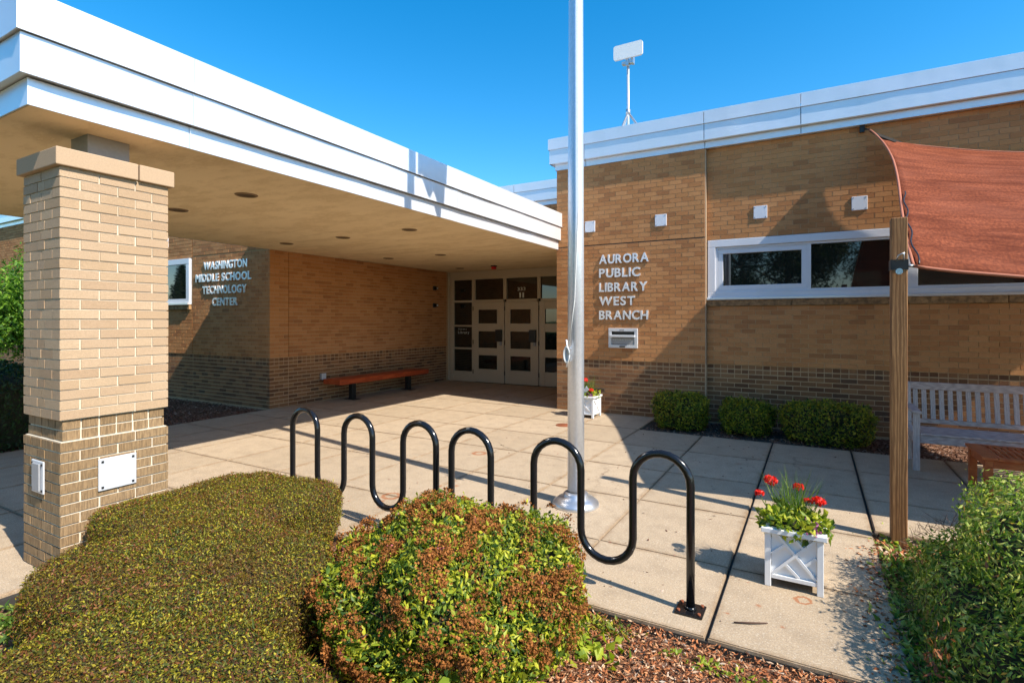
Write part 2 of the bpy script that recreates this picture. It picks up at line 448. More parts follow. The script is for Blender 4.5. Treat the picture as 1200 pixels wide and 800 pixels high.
class MB:
    def __init__(self):
        self.v = []; self.f = []; self.sm = []; self.mi = []
    def add(self, vs, fs, smooth=False, mi=0):
        b = len(self.v)
        self.v += [tuple(p) for p in vs]
        self.f += [tuple(i + b for i in f) for f in fs]
        self.sm += [smooth] * len(fs)
        self.mi += [mi] * len(fs)
        return self
    def box(self, x0, x1, y0, y1, z0, z1, mi=0):
        vs = [(x0, y0, z0), (x1, y0, z0), (x1, y1, z0), (x0, y1, z0), (x0, y0, z1), (x1, y0, z1), (x1, y1, z1), (x0, y1, z1)]
        fs = [(0, 3, 2, 1), (4, 5, 6, 7), (0, 1, 5, 4), (1, 2, 6, 5), (2, 3, 7, 6), (3, 0, 4, 7)]
        return self.add(vs, fs, mi=mi)
    def beam(self, a, b, w, h, up=(0, 0, 1)):
        a = Vector(a); b = Vector(b)
        d = (b - a).normalized()
        s = d.cross(Vector(up)).normalized() * (w / 2)
        u = s.cross(d).normalized() * (h / 2)
        vs = [a - s - u, a + s - u, a + s + u, a - s + u, b - s - u, b + s - u, b + s + u, b - s + u]
        fs = [(0, 1, 2, 3), (7, 6, 5, 4), (0, 4, 5, 1), (1, 5, 6, 2), (2, 6, 7, 3), (3, 7, 4, 0)]
        return self.add(vs, fs)
    def tube(self, pts, rad, n=12, caps=True):
        pts = [Vector(p) for p in pts]
        if not hasattr(rad, "__len__"):
            rad = [rad] * len(pts)
        vs = []; fs = []
        nrm = None
        for i, p in enumerate(pts):
            t = (pts[min(i + 1, len(pts) - 1)] - pts[max(i - 1, 0)]).normalized()
            if nrm is None:
                nrm = t.orthogonal().normalized()
            nrm = (nrm - t * nrm.dot(t))
            nrm = nrm.normalized() if nrm.length > 1e-6 else t.orthogonal().normalized()
            bn = t.cross(nrm)
            for k in range(n):
                a = 2 * pi * k / n
                vs.append(p + (nrm * cos(a) + bn * sin(a)) * rad[i])
        for i in range(len(pts) - 1):
            for k in range(n):
                k2 = (k + 1) % n
                fs.append((i * n + k, i * n + k2, (i + 1) * n + k2, (i + 1) * n + k))
        self.add(vs, fs, True)
        if caps:
            b = len(self.v) - len(vs)
            self.f.append(tuple(b + k for k in reversed(range(n)))); self.sm.append(False); self.mi.append(0)
            self.f.append(tuple(b + (len(pts) - 1) * n + k for k in range(n))); self.sm.append(False); self.mi.append(0)
        return self
    def lathe(self, c, prof, n=24):
        vs = []; fs = []
        for (r, z) in prof:
            for k in range(n):
                a = 2 * pi * k / n
                vs.append((c[0] + r * cos(a), c[1] + r * sin(a), c[2] + z))
        for i in range(len(prof) - 1):
            for k in range(n):
                k2 = (k + 1) % n
                fs.append((i * n + k, i * n + k2, (i + 1) * n + k2, (i + 1) * n + k))
        return self.add(vs, fs, True)
    def build(self, name, mat, parent=None, bevel=0.0, seg=2, origin=None):
        off = wloc(parent) if parent is not None else Vector((0, 0, 0))
        if parent is None and origin is not None:
            off = Vector(origin)
        me = bpy.data.meshes.new(name)
        me.from_pydata([(p[0] - off.x, p[1] - off.y, p[2] - off.z) for p in self.v], [], self.f)
        me.polygons.foreach_set("use_smooth", self.sm)
        mats = mat if isinstance(mat, (list, tuple)) else [mat]
        for m in mats:
            me.materials.append(m)
        if len(mats) > 1:
            me.polygons.foreach_set("material_index", self.mi)
        me.update()
        o = link(name, me, parent)
        if parent is None and origin is not None:
            o.location = origin
        if bevel:
            md = o.modifiers.new("bevel", 'BEVEL')
            md.width = bevel; md.segments = seg; md.limit_method = 'ANGLE'
        return o

def box_part(name, mat, parent, x0, x1, y0, y1, z0, z1, bevel=0.0, **kw):
    return MB().box(x0, x1, y0, y1, z0, z1).build(name, mat, parent, bevel, **kw)

def project(p):
    a = radians(YAW)
    d = -sin(a) * p[0] + cos(a) * p[1]
    lat = cos(a) * p[0] + sin(a) * p[1]
    if d < 0.1:
        return None
    return 600 + lat / d * 626, 375 - (p[2] - 1.63) / d * 626, d

# ------------------------------------------------------------------ brickwork
class Bricks:
    """collects bricks of a thing; the 300 that show largest become single objects, the rest one joined part"""
    def __init__(self):
        self.items = []       # centre, dims, material, owner wall
    def add(self, c, d, mat, owner, vis=True):
        self.items.append((c, d, mat, owner, vis))
    def finish(self, limit=300, bev=0.004):
        sc = []
        for i, (c, d, m, o, vis) in enumerate(self.items):
            pr = project(c)
            s = 0
            if vis and pr and 5 < pr[0] < 1195 and 5 < pr[1] < 795:
                s = 1 / pr[2] * (1.0 if max(d[0], d[1]) > 0.15 else 0.6)
            sc.append((s, i))
        sc.sort(reverse=True)
        single = {i for s, i in sc[:limit] if s > 0}
        cache = {}
        rest = {}
        for i, (c, d, m, o, vis) in enumerate(self.items):
            if i in single:
                key = (round(d[0], 3), round(d[1], 3), round(d[2], 3), m.name)
                if key not in cache:
                    bm = bmesh.new()
                    bmesh.ops.create_cube(bm, size=1)
                    for v in bm.verts:
                        v.co = Vector((v.co.x * d[0], v.co.y * d[1], v.co.z * d[2]))
                    me = bpy.data.meshes.new("brick")
                    bm.to_mesh(me); bm.free()
                    me.materials.append(m)
                    cache[key] = me
                link("brick", cache[key], o, Vector(c) - wloc(o))
            else:
                mb = rest.setdefault((m.name, o.name), (MB(), m, o))[0]
                mb.box(c[0] - d[0] / 2, c[0] + d[0] / 2, c[1] - d[1] / 2, c[1] + d[1] / 2, c[2] - d[2] / 2, c[2] + d[2] / 2)
        for mb, m, o in rest.values():
            tag(mb.build("brickwork", m, o), kind='stuff')

def lay_wall(B, axis, plane, a0, a1, z0, zb, z1, owner, openings=(), tan=None, brown=None, L=0.2035, out=1, vis=True, seed=0):
    """bricks on a wall face. axis 'x': face normal -Y at y=plane, along X; axis 'y': normal +X at x=plane, along Y.
    z0..zb brown courses (top two are header courses, set back), zb..z1 tan courses"""
    rnd = random.Random(seed)
    tan = tan or M['tan']; brown = brown or M['brown']
    J = 0.010
    D = 0.05
    def put(s, e, zc, h, mat, proud):
        w = e - s
        if w < 0.03:
            return
        dz = rnd.uniform(-0.0008, 0.0008)
        pr = proud + rnd.uniform(-0.0012, 0.0012)
        if axis == 'x':
            B.add(((s + e) / 2, plane - pr + D / 2, zc + dz), (w, D, h), mat, owner, vis)
        else:
            B.add((plane + out * (pr - D / 2), (s + e) / 2, zc + dz), (D, w, h), mat, owner, vis)
    def course(zc, h, L_, off, mat, proud):
        s = a0 - off
        k = 0
        while s < a1 - 0.02:
            e = min(s + L_, a1) ; s2 = max(s, a0)
            segs = [(s2 + (J / 2 if s2 > a0 else 0), e - (J / 2 if e < a1 else 0))]
            for (oa, ob, oz0, oz1) in openings:
                if oz0 - 0.01 < zc < oz1 + 0.01:
                    ns = []
                    for (p, q) in segs:
                        if q <= oa or p >= ob:
                            ns.append((p, q))
                        else:
                            if p < oa: ns.append((p, oa))
                            if q > ob: ns.append((ob, q))
                    segs = ns
            for (p, q) in segs:
                put(p, q, zc, h, mat, proud)
            s += L_
    nb = max(1, round((zb - z0) / 0.0705))
    hb = (zb - z0) / nb
    for i in range(nb):
        zc = z0 + hb * (i + 0.5)
        if i >= nb - 2:
            course(zc, hb - 0.014, L / 2, 0, brown, 0.007)
        else:
            course(zc, hb - 0.014, L, (L / 2) * (i % 2), brown, 0.009)
    if z1 > zb:
        nt = max(1, round((z1 - zb) / 0.0725))
        ht = (z1 - zb) / nt
        for i in range(nt):
            zc = zb + ht * (i + 0.5)
            course(zc, ht - 0.008, L, (L / 2) * (i % 2), tan, 0.018 if i else 0.020)

# ------------------------------------------------------------------ ground and paving
gb = MB()
gb.add([(-400, -400, -0.075), (400, -400, -0.075), (400, 400, -0.075), (-400, 400, -0.075)], [(0, 1, 2, 3)])
tag(gb.build("ground", M['ground']), kind='structure')

pave = MB()
pave.box(-8.71, 0.39, 2.88, 11.75, -0.07, -0.022)
pave.box(-8.69, -4.16, -6, 2.88, -0.07, -0.022)
pave.box(0.39, 7.0, 4.98, 7.88, -0.07, -0.022)
pavement = pave.build("pavement", M['rubber'])
tag(pavement, kind='structure')
slab_cache = {}
def slab(x0, x1, y0, y1, gx0=0.003, gx1=0.003, gy0=0.003, gy1=0.003):
    a, b, c, d = x0 + gx0, x1 - gx1, y0 + gy0, y1 - gy1
    w, h = b - a, d - c
    key = (round(w, 3), round(h, 3))
    if key not in slab_cache:
        bm = bmesh.new()
        bmesh.ops.create_cube(bm, size=1)
        for v in bm.verts:
            v.co = Vector((v.co.x * w, v.co.y * h, v.co.z * 0.08))
        bmesh.ops.bevel(bm, geom=[e for e in bm.edges if all(v.co.z > 0 for v in e.verts)], offset=0.006, segments=2, affect='EDGES')
        me = bpy.data.meshes.new("paving_slab")
        bm.to_mesh(me); bm.free()
        me.materials.append(M['concrete'])
        slab_cache[key] = me
    link("paving_slab", slab_cache[key], pavement, ((a + b) / 2, (c + d) / 2, -0.04 + random.uniform(-0.0012, 0.0012)))
XL = [0.39, -0.488, -1.39, -2.29, -3.20, -4.12, -5.03, -5.95, -6.86, -7.78, -8.70]
YL = [2.88, 3.77, 4.80, 5.82, 6.85, 7.88, 8.90, 9.93, 10.85, 11.75]
for i in range(len(XL) - 1):
    x1, x0 = XL[i], XL[i + 1]
    g1 = 0.009 if i in (0, 1) else 0.004
    g0 = 0.009 if i == 0 else 0.004
    for j in range(len(YL) - 1):
        y0, y1 = YL[j], YL[j + 1]
        if y0 > 7.8 and x0 > -2.4:
            continue
        if y0 > 8.85 and x0 > -4.13 + 0.05 - 0.95:
            if x0 > -4.0:
                continue
        if y0 > 8.85 and x1 > -4.0:
            continue
        if 7.8 < y0 < 8.0 and x1 > -4.0:
            y1 = 8.96
        gg0 = 0.011 if (i == 1 and y0 > 6.8) else g0
        slab(x0, x1, y0, y1, gg0, g1)
slab(-4.12, -4.06, 8.91, 8.96)
# gravel strip under bench wall and left run of paving
for j, (y0, y1) in enumerate([(-2.2, -1.2), (-1.2, -0.15), (-0.15, 0.85), (0.85, 1.86), (1.86, 2.88)]):
    for x1, x0 in ((-4.20, -5.03), (-5.03, -5.95), (-5.95, -6.86), (-6.86, -7.78), (-7.78, -8.70)):
        slab(x0, x1, y0, y1, 0.005, 0.005, 0.005, 0.005)
slab(-4.20, -4.12, 1.86, 2.88)
XR = [0.39, 1.31, 2.23, 3.15, 4.07, 4.99, 5.9, 6.8]
YR = [4.98, 5.82, 6.85, 7.88]
for i in range(len(XR) - 1):
    for j in range(3):
        slab(XR[i], XR[i + 1], YR[j], YR[j + 1], 0.013 if i == 0 else 0.004, 0.01 if i == 0 else 0.004)

def bed(name, x0, x1, y0, y1, z, n=26, amp=0.02):
    mb = MB()
    vs = []; fs = []
    for j in range(n + 1):
        for i in range(n + 1):
            x = x0 + (x1 - x0) * i / n; y = y0 + (y1 - y0) * j / n
            e = min(i, n - i, j, n - j)
            vs.append((x, y, z + (noise.noise(Vector((x * 2.3, y * 2.3, 3))) * amp if e > 0 else -0.02)))
    for j in range(n):
        for i in range(n):
            a = j * (n + 1) + i
            fs.append((a, a + 1, a + n + 2, a + n + 1))
    mb.add(vs, fs, True)
    return tag(mb.build(name, M['mulch']), kind='structure')
bed("front_mulch_bed", -4.13, 7, -1.5, 2.865, -0.035, 60)
bed("side_mulch_bed", 0.40, 7, 2.87, 4.95, -0.033, 40)
bed("wall_mulch_bed", -2.285, 7, 7.89, 9.02, -0.03, 40)
bed("corner_mulch_bed", -13.5, -8.72, 1.0, 6.33, -0.03, 40)

# ------------------------------------------------------------------ scatter utilities (numpy)
def np_mesh(name, verts, faces_n, loops, mat, parent=None, smooth=False, origin=None):
    off = np.array(wloc(parent) if parent is not None else (origin or (0, 0, 0)), dtype=np.float64)
    me = bpy.data.meshes.new(name)
    nf = len(loops) // faces_n
    me.vertices.add(len(verts)); me.loops.add(len(loops)); me.polygons.add(nf)
    me.vertices.foreach_set("co", (verts - off).astype(np.float32).ravel())
    me.loops.foreach_set("vertex_index", loops.astype(np.int32))
    me.polygons.foreach_set("loop_start", (np.arange(nf) * faces_n).astype(np.int32))
    me.polygons.foreach_set("use_smooth", np.full(nf, smooth))
    me.materials.append(mat)
    me.update(calc_edges=True)
    me.validate()
    o = link(name, me, parent)
    if parent is None and origin is not None:
        o.location = origin
    return o

def leaf_mesh(name, P, N, size, mat, parent=None, aspect=0.5, tilt=0.9, vary=0.4, up=0.0, origin=None, fold=0.15, direction=None):
    n = len(P)
    rv = RNG.normal(size=(n, 3))
    A = rv - N * np.sum(rv * N, 1, keepdims=True)
    A = A / (np.linalg.norm(A, axis=1, keepdims=True) + 1e-9)
    A = A + N * RNG.uniform(-0.2, tilt, size=(n, 1)) + np.array([0, 0, up])
    if direction is not None:
        A = direction + 0.2 * rv
    A /= np.linalg.norm(A, axis=1, keepdims=True) + 1e-9
    r2 = RNG.normal(size=(n, 3)) * 0.7 + N
    B = np.cross(A, r2)
    B /= np.linalg.norm(B, axis=1, keepdims=True) + 1e-9
    C = np.cross(A, B)
    s = (size * RNG.uniform(1 - vary, 1 + vary, size=(n, 1)))
    w = s * aspect * 0.5
    v0 = P
    v1 = P + A * s * 0.45 + B * w + C * w * fold * 2
    v2 = P + A * s
    v3 = P + A * s * 0.45 - B * w + C * w * fold * 2
    V = np.stack([v0, v1, v2, v3], 1).reshape(-1, 3)
    i = np.arange(n)[:, None] * 4
    L = np.concatenate([i, i + 1, i + 2, i, i + 2, i + 3], 1).reshape(-1)
    return np_mesh(name, V, 3, L, mat, parent, origin=origin)

def shell_mesh(c, half, rot=0.0, e=0.5, ev=0.5, amp=0.04, fr=3.0, nu=48, nv=20, zmin=0.0, low=1.0):
    """super-ellipsoid dome standing on zmin; returns verts, quads"""
    V = []; F = []
    def sp(x, p):
        return math.copysign(abs(x) ** p, x)
    for j in range(nv + 1):
        eta = -0.15 * pi + (0.65 * pi) * j / nv
        for i in range(nu):
            om = 2 * pi * i / nu
            ce = sp(cos(eta), ev) if eta > 0 else 1.0 * (low + (1 - low) * (1 + eta / (0.15 * pi)))
            x = half[0] * ce * sp(cos(om), e)
            y = half[1] * ce * sp(sin(om), e)
            z = half[2] * sp(sin(eta), ev) if eta > 0 else half[2] * (eta / (0.15 * pi)) * 0.0
            if eta > 0:
                z = half[2] * (0.35 + 0.65 * sp(sin(eta), ev))
            else:
                z = half[2] * 0.35 * (1 + eta / (0.15 * pi))
            nz = noise.noise(Vector((x * fr + c[0] * 3, y * fr + c[1], z * fr))) * amp + noise.noise(Vector((x * fr * 3, y * fr * 3, z * fr * 3 + 5))) * amp * 0.4
            k = 1 + nz / max(0.15, sqrt(x * x + y * y + z * z))
            x *= k; y *= k; z = z + nz * 0.8
            V.append((c[0] + x * cos(rot) - y * sin(rot), c[1] + x * sin(rot) + y * cos(rot), zmin + max(z, 0)))
    for j in range(nv):
        for i in range(nu):
            i2 = (i + 1) % nu
            F.append((j * nu + i, j * nu + i2, (j + 1) * nu + i2, (j + 1) * nu + i))
    return np.array(V), np.array(F)

def sample(V, F, n, jitter=0.0):
    a, b, c, d = (V[F[:, k]] for k in range(4))
    T = np.concatenate([np.stack([a, b, c], 1), np.stack([a, c, d], 1)])
    cr = np.cross(T[:, 1] - T[:, 0], T[:, 2] - T[:, 0])
    ar = np.linalg.norm(cr, axis=1)
    idx = RNG.choice(len(T), n, p=ar / ar.sum())
    r1 = np.sqrt(RNG.random(n))[:, None]; r2 = RNG.random(n)[:, None]
    t = T[idx]
    P = t[:, 0] * (1 - r1) + t[:, 1] * r1 * (1 - r2) + t[:, 2] * r1 * r2
    N = cr[idx] / (ar[idx][:, None] + 1e-12)
    if jitter:
        P = P + N * RNG.normal(size=(n, 1)) * jitter
    return P, N

def shrink(V, c, k):
    cc = np.array(c)
    W = V.copy()
    W[:, :2] = cc[:2] + (V[:, :2] - cc[:2]) * k
    W[:, 2] = V[:, 2] * k
    return W

# ------------------------------------------------------------------ LIBRARY WING
lib = thing("library_building", (1.5, 9.0, 0), "long buff brick library wing with raised lettering, strip window and brown brick base", "building")
LB = Bricks()
wm = MB()
XA, XS, XE = -4.13, -1.53, 7.5
Y1, Y2 = 8.97, 9.05
ZT = 4.40
WX0, WX1, WZ0, WZ1 = -1.50, 5.2, 1.955, 2.905
# left block core with slot for the book drop not needed; right wall core around the window opening
wm.box(XA, XS, Y1, 12.5, -0.1, ZT)
wm.box(XS, XE, Y2, 12.5, -0.1, WZ0 - 0.004)
wm.box(XS, XE, Y2, 12.5, WZ1 + 0.004, ZT)
wm.box(WX1, XE, Y2, 12.5, WZ0 - 0.003, WZ1 + 0.003)
wm.box(XS, WX1, Y2 + 0.30, 12.5, WZ0 - 0.003, WZ1 + 0.003)
wm.box(XS, WX0, Y2, Y2 + 0.3, WZ0 - 0.003, WZ1 + 0.003)
lwall = wm.build("wall", M['mortar'], lib)
wj = MB()
wj.box(XA, XS, Y1 - 0.004, Y1, -0.08, 0.93)
wj.box(XS, XE, Y2 - 0.004, Y2, -0.08, 0.93)
wj.build("base_mortar", M['mortar_light'], lib)
lay_wall(LB, 'x', Y1, XA, XS, 0.0, 0.93, 2.945, lwall, seed=1)
lay_wall(LB, 'x', Y1, XA, XS, 2.965, 2.966, 4.37, lwall, seed=2) if False else None
def tan_rows(B, axis, plane, a0, a1, z0, z1, owner, openings=(), seed=0, vis=True, out=1, mat=None):
    nt = max(1, round((z1 - z0) / 0.0725)); ht = (z1 - z0) / nt
    rnd = random.Random(seed)
    L = 0.2035
    for i in range(nt):
        zc = z0 + ht * (i + 0.5)
        s = a0 - (L / 2) * (i % 2)
        while s < a1 - 0.02:
            p = max(s, a0) + (0.005 if s > a0 else 0); q = min(s + L, a1) - 0.005
            segs = [(p, q)]
            for (oa, ob, oz0, oz1) in openings:
                if oz0 - 0.01 < zc < oz1 + 0.01:
                    ns = []
                    for (u, w) in segs:
                        if w <= oa or u >= ob: ns.append((u, w))
                        else:
                            if u < oa: ns.append((u, oa))
                            if w > ob: ns.append((ob, w))
                    segs = ns
            for (u, w) in segs:
                if w - u < 0.03: continue
                pr = 0.018 + rnd.uniform(-0.0012, 0.0012)
                if axis == 'x':
                    B.add(((u + w) / 2, plane - pr + 0.025, zc), (w - u, 0.05, ht - 0.008), mat or M['tan'], owner, vis)
                else:
                    B.add((plane + out * (pr - 0.025), (u + w) / 2, zc), (0.05, w - u, ht - 0.008), mat or M['tan'], owner, vis)
            s += L
tan_rows(LB, 'x', Y1, XA, XS, 2.962, 4.37, lwall, seed=3)
lay_wall(LB, 'x', Y2, XS + 0.02, XE, 0.0, 0.93, 1.848, lwall, seed=4)
tan_rows(LB, 'x', Y2, XS + 0.02, XE, 1.96, 2.91, lwall, openings=[(WX0 - 0.02, WX1 + 0.02, 1.8, 2.95)], seed=5)
tan_rows(LB, 'x', Y2, XS + 0.02, XE, 2.912, 4.37, lwall, seed=6)
LB.finish()
box_part("joint_flashing", M['rubber'], lib, XA, XS - 0.003, Y1 - 0.012, Y1 - 0.001, 2.947, 2.960)
# quoin edge strip where the front block steps out, movement joint shadow line
box_part("corner_trim", M['cap'], lib, XS - 0.002, XS + 0.012, Y1 - 0.012, Y2 - 0.004, 0.0, 4.37)
tb_ = MB()
for (a, b, y, z0, z1) in ((XA, XS, Y1, 0.932, 2.946), (XA, XS, Y1, 2.962, 4.369), (XS + 0.02, XE, Y2, 0.932, 1.848), (XS + 0.02, XE, Y2, 2.912, 4.369), (WX1 + 0.02, XE, Y2, 1.85, 2.91)):
    tb_.box(a + 0.002, b - 0.002, y - 0.012, y - 0.0005, z0, z1)
tb_.build("mortar_bed", M['mortar'], lib)
# sill stones
x = WX0 - 0.02
while x < WX1:
    e = min(x + 1.22, WX1 + 0.02)
    box_part("sill_stone", M['sill_stone'], lib, x + 0.004, e - 0.004, Y2 - 0.045, Y2 + 0.1, 1.853, 1.948, 0.004)
    x += 1.22
box_part("roof", M['roof'], lib, XA + 0.1, XE, 9.1, 12.5, 4.405, 4.75)

def wavy_panel(name, mat, parent, axis, plane, a0, a1, z0, z1, thick, amp=0.003, out=-1, seed=0):
    """metal panel with slight oil-canning. axis 'x': face at y=plane looking -Y ; 'y': face at x=plane looking out*X"""
    n = max(4, int((a1 - a0) / 0.12)); m = 5
    vs = []; fs = []
    for j in range(m + 1):
        for i in range(n + 1):
            a = a0 + (a1 - a0) * i / n; z = z0 + (z1 - z0) * j / m
            ed = 1.0 if 0 < i < n else 0.3
            w = (noise.noise(Vector((a * 0.9 + seed * 7.1, z * 2.0, seed))) * amp * 2 + noise.noise(Vector((a * 2.6, z * 5, seed + 3))) * amp) * ed
            if axis == 'x': vs.append((a, plane + out * w, z))
            else: vs.append((plane + out * w, a, z))
    for j in range(m):
        for i in range(n):
            q = j * (n + 1) + i
            f = (q, q + 1, q + n + 2, q + n + 1)
            flip = (axis == 'x' and out > 0) or (axis == 'y' and out < 0)
            fs.append(tuple(reversed(f)) if flip else f)
    mb = MB(); mb.add(vs, fs, True)
    t = thick
    def rim(idx):
        pts = [vs[k] for k in idx]
        if axis == 'x': bk = [(p[0], plane - out * t, p[2]) for p in pts]
        else: bk = [(plane - out * t, p[1], p[2]) for p in pts]
        k = len(pts)
        mb.add(pts + bk, [(i, i + 1, k + i + 1, k + i) for i in range(k - 1)])
    rim([i for i in range(n + 1)][::-1]); rim([m * (n + 1) + i for i in range(n + 1)])
    rim([j * (n + 1) for j in range(m + 1)]); rim([j * (n + 1) + n for j in range(m + 1)][::-1])
    return mb.build(name, mat, parent)

def cornice(parent, axis, plane, a0, a1, joints, tiers, out=-1, seed=0, corner_lo=True, corner_hi=False):
    """tiers: (z0, z1, overhang)"""
    for ti, (z0, z1, oh) in enumerate(tiers):
        lo = a0 - (oh if corner_lo else 0)
        hi = a1 + (oh if corner_hi else 0)
        cuts = [lo] + [j for j in joints if lo < j < hi] + [hi]
        for k in range(len(cuts) - 1):
            wavy_panel("fascia_panel", M['fascia'], parent, axis, plane + out * oh, cuts[k] + (0.005 if k else 0), cuts[k + 1] - 0.005, z0, z1 - 0.002, min(oh + 0.0, 0.12) if oh > 0.03 else oh - 0.001, seed=seed + ti * 5 + k, out=out)
TIERS = [(4.372, 4.478, 0.028), (4.48, 4.735, 0.108), (4.737, 4.935, 0.128)]
cornice(lib, 'x', Y1, XA, XE, [-3.56, -1.53, -0.18, 2.9, 5.9], TIERS, seed=11)
# side return of the cornice at the left corner
for ti, (z0, z1, oh) in enumerate(TIERS):
    wavy_panel("fascia_panel", M['fascia'], lib, 'y', XA - oh, Y1 - oh + 0.001, 11.3, z0, z1 - 0.002, 0.025, seed=31 + ti, out=-1)
for ti, (z0, z1, oh) in enumerate(TIERS):
    box_part("fascia_soffit", M['fascia'], lib, XA - oh + 0.004, XE, Y1 - oh + 0.004, Y1 + 0.1, z0 + 0.003, z0 + 0.012)
box_part("parapet_cap", M['fascia'], lib, XA - 0.12, XE, Y1 - 0.122, Y1 + 0.25, 4.92, 4.938)

# square vent tiles high on the wall
for (x, y) in ((-3.48, Y1), (-2.23, Y1), (-0.73, Y2), (0.55, Y2), (1.9, Y2)):
    q = MB().box(x - 0.095, x + 0.095, y - 0.034, y - 0.012, 3.19, 3.385).build("wall_plate", M['win_frame'], lib, 0.004)
    sq = MB()
    for sx in (-0.075, 0.075):
        for sz in (3.21, 3.365):
            sq.lathe((0, 0, 0), [(0, 0)], 3) if False else None
            sq.box(x + sx - 0.007, x + sx + 0.007, y - 0.038, y - 0.033, sz - 0.007, sz + 0.007)
    sq.build("screw", M['grey_metal'], q)

# strip window
def frame_rect(mb, x0, x1, z0, z1, w, y0, y1):
    mb.box(x0, x1, y0, y1, z1 - w, z1)
    mb.box(x0, x1, y0, y1, z0, z0 + w)
    mb.box(x0, x0 + w, y0 + 0.001, y1, z0 + w, z1 - w)
    mb.box(x1 - w, x1, y0 + 0.001, y1, z0 + w, z1 - w)
fr = MB()
frame_rect(fr, WX0, WX1, WZ0, WZ1, 0.115, Y2 - 0.03, Y2 + 0.05)
win = fr.build("window", M['win_frame'], lib, 0.006)
fr = MB()
frame_rect(fr, WX0 + 0.117, WX1 - 0.117, WZ0 + 0.117, WZ1 - 0.117, 0.03, Y2 + 0.0, Y2 + 0.08)
fr.build("inner_frame", M['win_frame'], win)
sp = MB(); sp.box(WX0 - 0.01, WX1 + 0.01, Y2 - 0.065, Y2 - 0.031, WZ0 - 0.004, WZ0 + 0.035)
sp.build("sill_flashing", M['fascia'], win, 0.005)
zb0, zb1 = WZ0 + 0.148, WZ1 - 0.148
panes = [(-1.35, -0.10, True), (-0.05, 1.10, False), (1.22, 2.50, False), (2.60, 3.80, True), (3.9, 5.04, False)]
for (a, b, sash) in panes:
    if sash:
        s_ = MB(); frame_rect(s_, a, b, zb0, zb1, 0.075, Y2 + 0.01, Y2 + 0.07)
        s_.build("sash", M['win_frame'], win, 0.005)
        a += 0.073; b -= 0.073; z0, z1 = zb0 + 0.073, zb1 - 0.073
    else:
        z0, z1 = zb0 + 0.002, zb1 - 0.002
    MB().box(a, b, Y2 + 0.055, Y2 + 0.063, z0, z1).build("pane", M['glass'], win)
for (a, b) in ((-0.10, -0.05), (1.10, 1.22), (2.50, 2.60), (3.80, 3.90)):
    MB().box(a, b, Y2 + 0.003, Y2 + 0.09, zb0 - 0.03, zb1 + 0.03).build("mullion", M['win_frame'], win, 0.004)

# book drop
bd = thing("book_drop", (-2.87, Y1, 1.15), "steel book return slot set into the wall under the library lettering", "book drop")
yb = Y1 - 0.02
q = MB(); frame_rect(q, -3.13, -2.616, 1.15, 1.49, 0.055, yb - 0.035, yb + 0.02)
q.build("face_frame", M['cover_steel'], bd, 0.006)
MB().box(-3.075, -2.671, yb - 0.005, yb + 0.01, 1.205, 1.435).build("recess", M['black'], bd)
MB().box(-3.09, -2.655, yb - 0.085, yb - 0.03, 1.335, 1.375).build("flap_hood", M['cover_steel'], bd, 0.006)
MB().box(-3.07, -2.675, yb - 0.028, yb - 0.006, 1.215, 1.325).build("flap", M['grey_metal'], bd, 0.003)
MB().box(-2.93, -2.83, yb - 0.040, yb - 0.034, 1.165, 1.188).build("lock_plate", M['black'], bd)
MB().box(-2.925, -2.845, yb - 0.041, yb - 0.036, 1.44, 1.475).build("badge", M['grey_metal'], bd)

# ------------------------------------------------------------------ raised lettering
glyphs = {}
def glyph(ch, size, depth, mat, bold=0.0):
    k = (ch, round(size, 3), mat.name, bold)
    if k in glyphs:
        return glyphs[k]
    cu = bpy.data.curves.new("glyph", 'FONT')
    cu.body = ch; cu.size = size; cu.extrude = depth / 2; cu.offset = bold
    cu.resolution_u = 4
    ob = bpy.data.objects.new("glyph", cu)
    COL.objects.link(ob)
    dg = bpy.context.evaluated_depsgraph_get()
    me = bpy.data.meshes.new_from_object(ob.evaluated_get(dg))
    bpy.data.objects.remove(ob)
    me.name = "letter"
    xs = [v.co.x for v in me.vertices]
    x0, x1 = min(xs), max(xs)
    for v in me.vertices:
        v.co = Vector((v.co.x - x0, -v.co.z, v.co.y))
    me.materials.clear(); me.materials.append(mat)
    glyphs[k] = (me, x1 - x0)
    return glyphs[k]
def letters(parent, text, xl, xr, zbase, cap, y, depth, mat, name="letter", bold=0.0):
    size = cap / 0.729
    chars = [(c, None if c == ' ' else glyph(c, size, depth, mat, bold)) for c in text]
    wsum = sum(g[1] if g else cap * 0.35 for c, g in chars)
    gap = (xr - xl - wsum) / max(1, len(chars) - 1)
    sx = 1.0
    if gap < cap * 0.12:
        gap_t = cap * 0.12
        sx = (xr - xl - gap_t * (len(chars) - 1)) / wsum
        gap = gap_t
    if gap > cap * 0.32:
        gap = cap * 0.32
        sx = (xr - xl - gap * (len(chars) - 1)) / wsum
    x = xl
    base = wloc(parent)
    for c, g in chars:
        w = (g[1] if g else cap * 0.35) * sx
        if g:
            o = link(name, g[0], parent, Vector((x, y, zbase)) - base)
            o.scale = (sx, 1, 1)
        x += w + gap

sg = thing("wall_lettering", (-2.87, Y1, 1.65), "raised metal letters AURORA PUBLIC LIBRARY WEST BRANCH on the buff brick wall", "sign")
for t, xr, zb in (("AURORA", -2.43, 2.62), ("PUBLIC", -2.575, 2.379), ("LIBRARY", -2.455, 2.13), ("WEST", -2.665, 1.89), ("BRANCH", -2.44, 1.645)):
    letters(sg, t, -3.305, xr, zb, 0.155, Y1 - 0.03, 0.02, M['letter'], bold=0.0055)
letters(bd, "RETURN", -3.04, -2.86, 1.275, 0.028, yb - 0.031, 0.003, M['sticker'])
letters(bd, "BOOK", -2.83, -2.71, 1.275, 0.028, yb - 0.031, 0.003, M['sticker'])

